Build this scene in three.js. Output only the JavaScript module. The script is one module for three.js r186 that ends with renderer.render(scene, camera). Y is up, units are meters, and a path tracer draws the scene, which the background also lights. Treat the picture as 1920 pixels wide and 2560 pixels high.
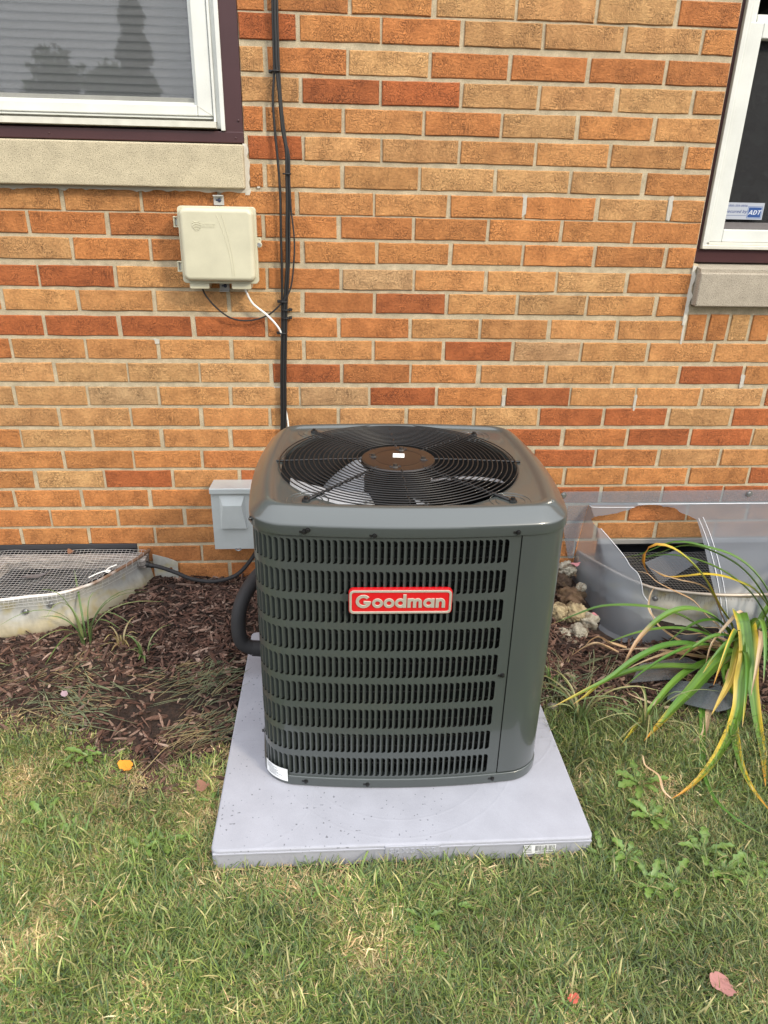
import * as THREE from 'three';
import { mergeGeometries } from 'three/addons/utils/BufferGeometryUtils.js';
import { RoundedBoxGeometry } from 'three/addons/geometries/RoundedBoxGeometry.js';
import { TextGeometry } from 'three/addons/geometries/TextGeometry.js';
import { FontLoader } from 'three/addons/loaders/FontLoader.js';

// ---------------------------------------------------------------- camera, sky, sun, exposure
const scene = new THREE.Scene();
const camera = new THREE.PerspectiveCamera(70.98, 0.75, 0.05, 400);
camera.position.set(0.4925, 1.256, 2.1816);
camera.rotation.order = 'YXZ';
camera.rotation.set(-0.41988, -0.074, 0.02155);
const renderer = new THREE.WebGLRenderer({ antialias: true });
renderer.setSize(768, 1024);
renderer.toneMapping = THREE.LinearToneMapping;
renderer.toneMappingExposure = 1.53;
renderer.shadowMap.enabled = true;
const SUN = new THREE.Vector3(0.80, 0.78, 0.82).normalize();
const sun = new THREE.DirectionalLight(new THREE.Color(1.0, 0.88, 0.68), 1.75);
sun.position.copy(SUN).multiplyScalar(20); sun.target.position.set(0.6, 0.5, 0.4);
sun.position.add(sun.target.position);
sun.castShadow = true; sun.shadow.radius = 15; sun.shadow.mapSize.set(2048, 2048);
Object.assign(sun.shadow.camera, { left: -3, right: 3, top: 3, bottom: -3, near: 1, far: 45 });
scene.add(sun, sun.target);
{ // an overcast sky: broad soft cloud, brighter round the hidden sun
  const W = 512, H = 256, d = new Float32Array(W * H * 4);
  for (let j = 0; j < H; j++) for (let i = 0; i < W; i++) {
    const el = ((j + 0.5) / H - 0.5) * Math.PI, az = ((i + 0.5) / W - 0.5) * 2 * Math.PI;
    const x = Math.cos(el) * Math.cos(az), y = Math.sin(el), z = Math.cos(el) * Math.sin(az);
    const c = x * SUN.x + y * SUN.y + z * SUN.z;
    let n = 0; for (let o = 0, f = 1.7, a = 0.5; o < 4; o++, f *= 2.1, a *= 0.5) n += a * (Math.sin(x * f * 2.1 + o * 1.7 + Math.sin(z * f * 1.3)) * Math.sin(z * f * 1.9 + o) * Math.cos(y * f * 2.7 + o * 2.2));
    let L = 0.92 + 0.22 * n + 0.95 * Math.max(0, y) + 0.6 * Math.pow(Math.max(0, c), 5);
    const k = (j * W + i) * 4;
    if (el < 0) { d[k] = 0.16; d[k + 1] = 0.16; d[k + 2] = 0.11; } else { d[k] = L * 0.965; d[k + 1] = L * 0.99; d[k + 2] = L * 1.045; }
    d[k + 3] = 1;
  }
  const t = new THREE.DataTexture(d, W, H, THREE.RGBAFormat, THREE.FloatType);
  t.mapping = THREE.EquirectangularReflectionMapping; t.magFilter = THREE.LinearFilter; t.needsUpdate = true;
  scene.background = t; scene.environment = t;
}

// ---------------------------------------------------------------- helpers
function rng(seed) { let a = seed >>> 0; return () => { a = (a + 0x6D2B79F5) | 0; let t = Math.imul(a ^ (a >>> 15), 1 | a); t = (t + Math.imul(t ^ (t >>> 7), 61 | t)) ^ t; return ((t ^ (t >>> 14)) >>> 0) / 4294967296; }; }
const V = (x, y, z) => new THREE.Vector3(x, y, z);
const clamp = (x, a, b) => Math.min(b, Math.max(a, x)), lerp = (a, b, t) => a + (b - a) * t;
const smooth = (a, b, x) => { const t = clamp((x - a) / (b - a), 0, 1); return t * t * (3 - 2 * t); };
const interp = (tab, x) => { if (x <= tab[0][0]) return tab[0][1]; for (let i = 1; i < tab.length; i++) if (x <= tab[i][0]) return lerp(tab[i - 1][1], tab[i][1], (x - tab[i - 1][0]) / (tab[i][0] - tab[i - 1][0])); return tab[tab.length - 1][1]; };
const mix3 = (a, b, t) => a.map((x, i) => lerp(x, b[i], t));
const perm = new Uint8Array(512); { const r = rng(11), p = [...Array(256).keys()]; for (let i = 255; i > 0; i--) { const j = Math.floor(r() * (i + 1)); [p[i], p[j]] = [p[j], p[i]]; } for (let i = 0; i < 512; i++) perm[i] = p[i & 255]; }
const GR = []; for (let i = 0; i < 32; i++) GR.push([Math.cos(i * Math.PI / 16), Math.sin(i * Math.PI / 16)]);
function pn(x, y, px = 256, py = 256, s = 0) { // gradient noise, periodic in px by py cells
  const xi = Math.floor(x), yi = Math.floor(y), fx = x - xi, fy = y - yi;
  const g = (i, j) => { const a = ((xi + i) % px + px) % px, b = ((yi + j) % py + py) % py, v = GR[perm[(perm[(a + s * 37) & 255] + b + s * 91) & 255] & 31]; return v[0] * (fx - i) + v[1] * (fy - j); };
  const u = fx * fx * fx * (fx * (fx * 6 - 15) + 10), w = fy * fy * fy * (fy * (fy * 6 - 15) + 10);
  return lerp(lerp(g(0, 0), g(1, 0), u), lerp(g(0, 1), g(1, 1), u), w) * 1.5;
}
function fbm(x, y, p, oct = 4, s = 0) { let v = 0, a = 0.5, f = 1; for (let o = 0; o < oct; o++, a *= 0.5, f *= 2) v += a * pn(x * f, y * f, p * f, p * f, s + o); return v; }
function tex(size, fn, srgb, rep) { // fn(u, v) -> number or [r, g, b], 0..1
  const d = new Uint8Array(size * size * 4);
  for (let j = 0; j < size; j++) for (let i = 0; i < size; i++) { const c = fn(i / size, j / size, i, j), k = (j * size + i) * 4; for (let q = 0; q < 3; q++) d[k + q] = clamp((c.length ? c[q] : c) * 255, 0, 255); d[k + 3] = 255; }
  const t = new THREE.DataTexture(d, size, size); t.wrapS = t.wrapT = THREE.RepeatWrapping; t.magFilter = THREE.LinearFilter; t.minFilter = THREE.LinearMipmapLinearFilter; t.generateMipmaps = true;
  if (srgb) t.colorSpace = THREE.SRGBColorSpace; if (rep) t.repeat.set(rep, rep); t.needsUpdate = true; return t;
}
function canvasTex(w, h, draw) { const c = document.createElement('canvas'); c.width = w; c.height = h; draw(c.getContext('2d'), w, h); const t = new THREE.CanvasTexture(c); t.colorSpace = THREE.SRGBColorSpace; return t; }
function mat(r, g, b, rough = 0.7, extra = {}) { const m = new THREE.MeshPhysicalMaterial({ roughness: rough, ...extra }); m.color.setRGB(r, g, b); return m; }
function plain(g) { const o = g.index ? g.toNonIndexed() : g.clone(); for (const k of Object.keys(o.attributes)) if (!['position', 'normal', 'uv', 'color'].includes(k)) o.deleteAttribute(k); if (!o.attributes.uv) o.setAttribute('uv', new THREE.Float32BufferAttribute(new Float32Array(o.attributes.position.count * 2), 2)); o.morphAttributes = {}; return o; }
function merge(list) { const a = list.filter(Boolean).map(plain); const col = a.some(g => g.attributes.color); if (col) for (const g of a) if (!g.attributes.color) tint(g, [1, 1, 1]); return a.length === 1 ? a[0] : mergeGeometries(a); }
function tint(g, c) { const n = g.attributes.position.count, d = new Float32Array(n * 3); for (let i = 0; i < n; i++) { d[i * 3] = c[0]; d[i * 3 + 1] = c[1]; d[i * 3 + 2] = c[2]; } g.setAttribute('color', new THREE.BufferAttribute(d, 3)); return g; }
function boxUV(g, s = 1, ou = 0, ov = 0) { // uv in metres divided by s, chosen by the face's main direction
  if (g.index) g = g.toNonIndexed();
  const p = g.attributes.position, uv = new Float32Array(p.count * 2), a = V(), b = V(), c = V();
  for (let i = 0; i < p.count; i += 3) {
    a.fromBufferAttribute(p, i); b.fromBufferAttribute(p, i + 1); c.fromBufferAttribute(p, i + 2);
    const n = b.clone().sub(a).cross(c.clone().sub(a)), x = Math.abs(n.x), y = Math.abs(n.y), z = Math.abs(n.z);
    [a, b, c].forEach((q, k) => { const [u, v] = z >= x && z >= y ? [q.x, q.y] : y >= x ? [q.x, q.z] : [q.z, q.y]; uv[(i + k) * 2] = u / s + ou; uv[(i + k) * 2 + 1] = v / s + ov; });
  }
  g.setAttribute('uv', new THREE.BufferAttribute(uv, 2)); return g;
}
function box(x0, x1, y0, y1, z0, z1, r = 0.002) { const w = x1 - x0, h = y1 - y0, d = z1 - z0; const g = r > 0 ? new RoundedBoxGeometry(w, h, d, 2, Math.min(r, w / 2.01, h / 2.01, d / 2.01)) : new THREE.BoxGeometry(w, h, d); g.translate((x0 + x1) / 2, (y0 + y1) / 2, (z0 + z1) / 2); return boxUV(g, 0.5); }
function tube(pts, r, seg = 40, rad = 8, closed = false) { return new THREE.TubeGeometry(new THREE.CatmullRomCurve3(pts.map(p => p.isVector3 ? p : V(...p)), closed, 'centripetal'), seg, r, rad, closed); }
function rod(a, b, r, n = 6) { const d = b.clone().sub(a), g = new THREE.CylinderGeometry(r, r, d.length(), n, 1); g.applyQuaternion(new THREE.Quaternion().setFromUnitVectors(V(0, 1, 0), d.clone().normalize())); g.translate((a.x + b.x) / 2, (a.y + b.y) / 2, (a.z + b.z) / 2); return g; }
const used = new Map();
function numbered(n) { const k = used.get(n) ?? 0; used.set(n, k + 1); return k ? n + '_' + String(k).padStart(3, '0') : n; }
function mesh(name, g, m, parent = scene) { const o = new THREE.Mesh(Array.isArray(g) ? merge(g) : g, m); o.name = parent === scene ? numbered(name) : name; o.castShadow = o.receiveShadow = true; parent.add(o); return o; }
function thing(name, label, category, pos = [0, 0, 0], group) { const o = new THREE.Group(); o.name = numbered(name); o.position.set(...pos); o.userData = { label, category }; if (group) o.userData.group = group; scene.add(o); return o; }
function part(name, parent) { const o = new THREE.Group(); o.name = name; parent.add(o); return o; }
function tag(o, label, category, group, kind) { Object.assign(o.userData, { label }, category && { category }, group && { group }, kind && { kind }); return o; }
function grid(nu, nv, fn, uvs = 1) { // indexed sheet, fn(u, v) -> Vector3
  const p = [], uv = [], ix = [];
  for (let j = 0; j <= nv; j++) for (let i = 0; i <= nu; i++) { const q = fn(i / nu, j / nv); p.push(q.x, q.y, q.z); uv.push(i / nu * uvs, j / nv * uvs); }
  for (let j = 0; j < nv; j++) for (let i = 0; i < nu; i++) { const a = j * (nu + 1) + i, b = a + 1, c = a + nu + 1, d = c + 1; ix.push(a, b, d, a, d, c); }
  const g = new THREE.BufferGeometry(); g.setAttribute('position', new THREE.Float32BufferAttribute(p, 3)); g.setAttribute('uv', new THREE.Float32BufferAttribute(uv, 2)); g.setIndex(ix); g.computeVertexNormals(); return g;
}
const projM = (() => { camera.updateMatrixWorld(); camera.updateProjectionMatrix(); return new THREE.Matrix4().multiplyMatrices(camera.projectionMatrix, camera.matrixWorld.clone().invert()); })();
const inFrame = (x, y, z, m = 1.0) => { const q = V(x, y, z).applyMatrix4(projM); return Math.abs(q.x) < m && Math.abs(q.y) < m; };
const font = await new FontLoader().loadAsync('fonts/droid/droid_sans_bold.typeface.json');

// ---------------------------------------------------------------- materials
const T = {};
{ const r = rng(5);
  T.brickH = tex(1024, (u, v) => { // wire-cut "bark" face: crumbly ridges and torn vertical cracks
    const wx = fbm(u * 18, v * 18, 18, 3, 1) * 0.9, wy = fbm(u * 18, v * 18, 18, 3, 5) * 0.9;
    const n1 = Math.abs(pn(u * 92 + wx * 1.3, v * 56 + wy * 1.1, 92, 56, 2)), n2 = Math.abs(pn(u * 140 + wx * 2, v * 100 + wy * 2, 140, 100, 3));
    const m = smooth(-0.25, 0.35, fbm(u * 7, v * 7, 7, 3, 9));
    return 0.62 + 0.22 * fbm(u * 40, v * 40, 40, 3, 4) - 0.55 * smooth(0.16, 0.0, n1) * lerp(0.35, 1, m) - 0.22 * smooth(0.14, 0, n2) + 0.16 * (r() - 0.5);
  });
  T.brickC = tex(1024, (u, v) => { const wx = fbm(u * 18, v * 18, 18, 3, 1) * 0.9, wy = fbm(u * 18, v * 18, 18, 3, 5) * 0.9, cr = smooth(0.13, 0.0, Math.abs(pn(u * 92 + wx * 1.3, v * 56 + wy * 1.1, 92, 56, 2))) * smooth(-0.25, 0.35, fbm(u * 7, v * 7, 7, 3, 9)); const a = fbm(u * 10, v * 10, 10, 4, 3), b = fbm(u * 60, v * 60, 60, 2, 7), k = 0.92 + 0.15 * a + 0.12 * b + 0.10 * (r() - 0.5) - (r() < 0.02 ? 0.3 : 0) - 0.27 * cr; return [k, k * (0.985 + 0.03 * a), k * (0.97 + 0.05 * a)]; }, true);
  T.sandH = tex(512, (u, v) => 0.5 + 0.25 * fbm(u * 24, v * 24, 24, 3, 2) + 0.5 * (r() - 0.5));
  T.sandC = tex(512, (u, v) => { const k = 0.82 + 0.13 * fbm(u * 9, v * 9, 9, 4, 6) + 0.26 * (r() - 0.5) - (r() < 0.03 ? 0.3 : 0); return [k, k * 0.985, k * 0.96]; }, true);
  T.castC = tex(1024, (u, v) => { let k = 0.86 + 0.08 * fbm(u * 8, v * 8, 8, 3, 6) + 0.14 * (r() - 0.5); const q = pn(u * 170, v * 170, 170, 170, 4); if (q > 0.5) k *= 0.55; else if (q < -0.5) k *= 1.12; return [k, k * 0.985, k * 0.95]; }, true);
  T.soil = tex(512, (u, v) => { const k = 0.75 + 0.4 * fbm(u * 20, v * 20, 20, 4, 2) + 0.3 * (r() - 0.5); return [k, k * 0.97, k * 0.93]; }, true);
  T.soilH = tex(512, (u, v) => 0.5 + 0.8 * fbm(u * 24, v * 24, 24, 4, 3) + 0.2 * (r() - 0.5));
  T.smudge = tex(512, (u, v) => { const k = 0.95 + 0.07 * fbm(u * 5, v * 5, 5, 5, 8) + 0.03 * (r() - 0.5); return [k, k, k * 0.995]; }, true);
  T.roughV = tex(256, (u, v) => 0.75 + 0.5 * fbm(u * 6, v * 6, 6, 4, 3));
  T.spangle = tex(512, (u, v) => { const a = fbm(u * 5, v * 5, 5, 4, 1), b = pn(u * 30, v * 14, 30, 14, 2), k = 0.90 + 0.11 * a + 0.03 * b; const y = smooth(0.05, 0.5, fbm(u * 4, v * 4, 4, 3, 12)); return [k, k * (1 - 0.05 * y), k * (1 - 0.22 * y)]; }, true);
  T.wood = tex(512, (u, v) => { const w = fbm(u * 6, v * 6, 6, 3, 3), k = 0.72 + 0.3 * pn(u * 4 + w * 0.4, v * 60 + w * 3, 4, 60, 1) + 0.2 * pn(u * 10, v * 120 + w * 4, 10, 120, 2) + 0.12 * (r() - 0.5); return [k, k * 0.985, k * 0.97]; }, true);
  T.pad = tex(1024, (u, v) => { let k = 0.93 + 0.05 * fbm(u * 12, v * 12, 12, 4, 2) + 0.05 * (r() - 0.5); const q = pn(u * 110, v * 110, 110, 110, 5), z = fbm(u * 5, v * 5, 5, 3, 14); if (q > 0.74 - 0.22 * smooth(0, 0.5, z) && u < 0.62) k *= 0.70; return [k, k, k * 1.005]; }, true);
  T.padH = tex(1024, (u, v) => { let h = 0.5 + 0.1 * (r() - 0.5) + 0.06 * fbm(u * 90, v * 90, 90, 2, 3); for (const [cx, cy, rr] of [[0.5, 0.62, 0.36], [0.5, 0.62, 0.30], [0.98, 0.82, 0.24], [0.98, 0.82, 0.2], [0.06, 0.8, 0.2], [0.72, 0.5, 0.3]]) { const q = Math.abs(Math.hypot(u - cx, v - cy) - rr); h += 0.2 * smooth(0.006, 0, q); } return h; });
}
const rp = (t, k) => { const c = t.clone(); c.repeat.set(k, k); c.needsUpdate = true; return c; };
const M = {
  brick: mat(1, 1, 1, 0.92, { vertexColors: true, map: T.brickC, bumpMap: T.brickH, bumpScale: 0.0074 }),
  mortar: mat(0.74, 0.64, 0.46, 0.95, { map: T.sandC, bumpMap: T.sandH, bumpScale: 0.0022 }),
  caulk: mat(0.60, 0.56, 0.48, 0.85, { bumpMap: T.sandH, bumpScale: 0.002 }),
  cast: mat(0.65, 0.58, 0.43, 0.9, { map: T.castC, bumpMap: T.sandH, bumpScale: 0.0015 }),
  castGrey: mat(0.50, 0.45, 0.38, 0.9, { map: T.castC, bumpMap: T.sandH, bumpScale: 0.0018 }),
  maroon: mat(0.058, 0.020, 0.022, 0.38, { map: T.smudge, bumpMap: T.smudge, bumpScale: 0.0006 }),
  vinyl: mat(0.71, 0.72, 0.68, 0.35, { map: T.smudge }),
  vinylDirty: mat(0.66, 0.64, 0.56, 0.45, { map: rp(T.smudge, 2) }),
  glass: mat(1, 1, 1, 0.018, { transmission: 1, thickness: 0, ior: 2.7 }),
  screen: mat(0.13, 0.14, 0.145, 0.6, { transparent: true, opacity: 0.24 }),
  screenDark: mat(0.03, 0.03, 0.033, 0.7, { transparent: true, opacity: 0.72 }),
  blind: mat(0.13, 0.13, 0.128, 0.6),
  room: mat(0.12, 0.11, 0.10, 0.9),
  boxBeige: mat(0.585, 0.555, 0.41, 0.40, { map: T.smudge }),
  greyPlastic: mat(0.40, 0.40, 0.38, 0.5),
  black: mat(0.010, 0.010, 0.010, 0.55),
  blackDull: mat(0.018, 0.017, 0.018, 0.75, { bumpMap: T.sandH, bumpScale: 0.0003 }),
  white: mat(0.78, 0.78, 0.75, 0.45),
  steel: mat(0.45, 0.46, 0.47, 0.35, { metalness: 0.9 }),
  blue: mat(0.05, 0.06, 0.10, 0.35, { metalness: 0.5 }),
  galvPaint: mat(0.50, 0.53, 0.53, 0.40, { map: T.smudge, metalness: 0.12 }),
  paint: mat(0.046, 0.055, 0.053, 0.30, { ior: 1.6, clearcoat: 0.65, clearcoatRoughness: 0.05 }),
  paintVane: mat(0.040, 0.048, 0.045, 0.5),
  coil: mat(0.008, 0.009, 0.009, 0.6),
  coilTube: mat(0.03, 0.028, 0.025, 0.45, { metalness: 0.4 }),
  wire: mat(0.008, 0.008, 0.008, 0.40),
  motor: mat(0.015, 0.010, 0.008, 0.32, { clearcoat: 0.2, clearcoatRoughness: 0.12 }),
  fan: mat(0.44, 0.45, 0.47, 0.5, { metalness: 0.3 }),
  red: mat(0.52, 0.006, 0.010, 0.32, { clearcoat: 0.5 }),
  badge: mat(0.60, 0.57, 0.48, 0.36, { metalness: 0.55 }),
  pad: mat(0.375, 0.382, 0.425, 0.72, { map: T.pad, bumpMap: T.padH, bumpScale: 0.0012 }),
  copper: mat(0.72, 0.25, 0.09, 0.3, { metalness: 0.9 }),
  galv: mat(0.48, 0.465, 0.41, 0.75, { map: rp(T.spangle, 2) }),
  galvStain: mat(1, 1, 1, 0.75, { vertexColors: true, map: rp(T.spangle, 2), bumpMap: T.sandH, bumpScale: 0.0006 }),
  lime: mat(0.56, 0.52, 0.44, 0.9, { bumpMap: T.sandH, bumpScale: 0.003 }),
  rim: mat(0.7, 0.68, 0.64, 0.4, { vertexColors: true, metalness: 0.3 }),
  wood: mat(0.50, 0.46, 0.42, 0.9, { map: T.wood, bumpMap: T.wood, bumpScale: 0.002 }),
  meshWire: mat(0.60, 0.59, 0.57, 0.45, { metalness: 0.6 }),
  meshWireDark: mat(0.20, 0.19, 0.18, 0.5, { metalness: 0.5 }),
  darkSteel: mat(0.05, 0.05, 0.055, 0.5, { metalness: 0.3 }),
  lintel: mat(0.30, 0.29, 0.27, 0.5, { metalness: 0.3 }),
  domeFlat: mat(0.62, 0.68, 0.76, 0.25, { transmission: 0.80, thickness: 0, ior: 1.5, specularIntensity: 0.5 }),
  dome: mat(0.56, 0.61, 0.68, 0.33, { transmission: 0.84, thickness: 0, ior: 1.5, specularIntensity: 0.45 }),
  crease: mat(0.85, 0.87, 0.9, 0.2, { transmission: 0.35, thickness: 0 }),
  shard: mat(0.5, 0.54, 0.58, 0.2, { transmission: 0.85, thickness: 0 }),
  stone: mat(0.44, 0.41, 0.34, 0.95, { vertexColors: true, bumpMap: T.sandH, bumpScale: 0.003 }),
  leaf: mat(1, 1, 1, 0.42, { vertexColors: true, transmission: 0.22, thickness: 0 }),
  dryLeaf: mat(1, 1, 1, 0.8, { vertexColors: true, transmission: 0.2, thickness: 0 }),
  grass: mat(1, 1, 1, 0.55, { vertexColors: true, transmission: 0.25, thickness: 0 }),
  chip: mat(1, 1, 1, 0.9, { vertexColors: true, map: T.wood }),
  ground: mat(1, 1, 1, 0.97, { vertexColors: true, map: T.soil, bumpMap: T.soilH, bumpScale: 0.012 }),
};

// ---------------------------------------------------------------- the ground
const PAD = { x0: 0.229, z0: 0.279, s: 0.8128 };
const WELL_L = { cx: -0.62, curve: [[0, 0.312], [0.14, 0.309], [0.242, 0.290], [0.331, 0.260], [0.40, 0.185], [0.445, 0.105], [0.478, 0.04], [0.492, 0.004]] };
const WELL_R = { cx: 1.83, curve: WELL_L.curve.map(([a, b]) => [a, b]) };
const wellZ = (w, x) => { const d = Math.abs(x - w.cx); return d > 0.492 ? -1 : interp(w.curve, d); };
const bound = (x) => interp([[-1.2, 0.56], [-0.6, 0.62], [-0.37, 0.66], [-0.1, 0.75], [0.0, 0.81], [0.22, 0.80], [1.03, 0.63], [1.3, 0.66], [1.65, 0.68], [2.6, 0.70]], x) + 0.07 * pn(x * 9, 3.3) + 0.05 * pn(x * 23, 8.1) + 0.03 * pn(x * 51, 2.2);
function gy(x, z) {
  let h = interp([[0, 0.042], [0.15, 0.034], [0.35, 0.016], [0.6, -0.008], [0.8, -0.032], [1.0, -0.047], [1.5, -0.052], [3, -0.07]], z);
  h += 0.010 * pn(x * 5, z * 5) + 0.005 * pn(x * 14, z * 14, 256, 256, 3);
  if (x > 1.0) h -= 0.016 * smooth(1.0, 1.3, x) * smooth(0.9, 0.2, z);
  const dx = Math.max(PAD.x0 - x, x - PAD.x0 - PAD.s, 0), dz = Math.max(PAD.z0 - z, z - PAD.z0 - PAD.s, 0), d = Math.hypot(dx, dz);
  h = Math.min(h, lerp(z > PAD.z0 + PAD.s ? -0.056 : -0.014, 0.06, smooth(0, 0.16, d)));
  if (d === 0) h = -0.06;
  return h;
}
const inWell = (x, z, m = 0) => z < wellZ(WELL_L, x) - m || z < wellZ(WELL_R, x) - m;
{
  const xs = [], zs = [];
  for (const x of [-80, -30, -10, -4, -2.2]) xs.push(x); for (let x = -1.4; x <= 2.9; x += 0.016) xs.push(x); for (const x of [3.6, 6, 12, 30, 80]) xs.push(x);
  for (let z = -0.06; z <= 1.9; z += 0.016) zs.push(z); for (const z of [2.4, 3.2, 5, 9, 20, 45, 90]) zs.push(z);
  const p = [], c = [], uv = [], ix = [], n = xs.length;
  for (const z of zs) for (const x of xs) {
    const well = inWell(x, z, 0.012);
    p.push(x, well ? -0.36 : gy(x, z), z); uv.push(x / 0.5, z / 0.5);
    const f = smooth(-0.10, 0.10, z - bound(x)), q = fbm(x * 7, z * 7, 256, 3, 4);
    const s = well ? [0.03, 0.026, 0.022] : [lerp(0.052, 0.095 + 0.03 * q, f), lerp(0.030, 0.080 + 0.02 * q, f), lerp(0.021, 0.038, f)];
    c.push(...s);
  }
  for (let j = 0; j < zs.length - 1; j++) for (let i = 0; i < n - 1; i++) { const a = j * n + i; ix.push(a, a + n, a + 1, a + 1, a + n, a + n + 1); }
  const g = new THREE.BufferGeometry(); g.setAttribute('position', new THREE.Float32BufferAttribute(p, 3)); g.setAttribute('color', new THREE.Float32BufferAttribute(c, 3)); g.setAttribute('uv', new THREE.Float32BufferAttribute(uv, 2)); g.setIndex(ix); g.computeVertexNormals();
  tag(mesh('ground', g, M.ground), 'dark soil and lawn ground along the house', null, null, 'structure');
}

// ---------------------------------------------------------------- the brick house
const house = thing('brick_house', 'orange and tan brick house wall with two white windows and concrete sills', 'house', [0, 0, 0]);
const wall = part('brick_wall', house);
const OPEN = { lw: [-1.62, 0.2565, 1.362, 2.35], lsill: [-1.62, 0.257, 1.253, 1.363], rw: [1.5613, 2.9, 1.077, 2.35], rsill: [1.577, 2.95, 0.945, 1.078], lb: [-1.08, -0.167, -0.5, 0.1735], rb: [1.40, 2.28, -0.5, 0.168] };
{ // mortar: the bed the bricks stand in, 5 mm behind their faces, with the window openings left out
  const s = new THREE.Shape([[-2.4, -0.5], [3.8, -0.5], [3.8, 2.7], [-2.4, 2.7]].map(a => new THREE.Vector2(...a)));
  const hole = (...p) => s.holes.push(new THREE.Path(p.map(a => new THREE.Vector2(...a))));
  hole([-1.62, 1.253], [0.257, 1.253], [0.257, 2.35], [-1.62, 2.35]);
  hole([1.577, 0.955], [2.95, 0.955], [2.95, 2.35], [1.562, 2.35], [1.562, 1.077], [1.577, 1.077]);
  hole([-1.08, -0.45], [-0.167, -0.45], [-0.167, 0.1735], [-1.08, 0.1735]);
  hole([1.40, -0.45], [2.28, -0.45], [2.28, 0.168], [1.40, 0.168]);
  let g = new THREE.ExtrudeGeometry(s, { depth: 0.195, bevelEnabled: false }); g.translate(0, 0, -0.199);
  g = boxUV(g, 0.28); g.computeVertexNormals(); mesh('mortar', g, M.mortar, wall);
}
const TONE = { T: [0.69, 0.380, 0.155], A: [0.70, 0.340, 0.122], O: [0.68, 0.285, 0.090], D: [0.60, 0.228, 0.070], R: [0.52, 0.155, 0.046], P: [0.67, 0.41, 0.200] };
const COURSE = [ // mid height, x of the joint marked |, colours from the left
  [1.695, 0.9666, 'D D O T|T T D'], [1.6326, 1.046, 'R O D T|T T O'], [1.5604, 0.961, 'T D T D|D D D'], [1.4937, 1.0484, 'T R R T|T T A'], [1.4255, 0.9505, 'D O A D|T O A'], [1.3576, 1.0523, 'R T T A|A A O'], [1.2887, 0.9462, 'O A A T|T T O'],
  [1.2206, 1.0335, 'A A O O A A O|O T A'], [1.1597, 0.9355, 'D D D D O D O|O O O'], [1.0932, 1.0445, 'T O D D O O O|O O O'], [1.0198, 0.9403, 'R R A O D P A|A T O'], [0.9535, 1.04, 'O A A T T D R A|T A O'], [0.8814, 0.932, 'R R R R O D A|A A A'],
  [0.8145, 1.0392, 'D A A A A A O R|P A A A'], [0.744, 0.9395, 'T T T T R D O|A A A R O'], [0.6725, 1.0251, 'T T P A T P R O|R A A T R'], [0.606, 0.9317, 'T T A A A T A|T R R T R'], [0.5375, 1.2309, 'O T A A O A A R R|D R R T'],
  [0.4673, 1.35, 'O O O D A R R R R|D T A'], [0.4015, 1.4637, 'O T R A R A O O O O|O O R'], [0.335, 1.3847, 'O O O O A O O O O R|D R R'], [0.2666, 1.4885, 'O O O O O A O O O O|D O O'], [0.2005, 1.5998, 'O O O O O O A O O O O|A O'], [0.1326, 1.535, 'O O D O D O O O O O|O O'], [0.066, 1.41, 'O D O O D O O O O O|O O'],
];
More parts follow.
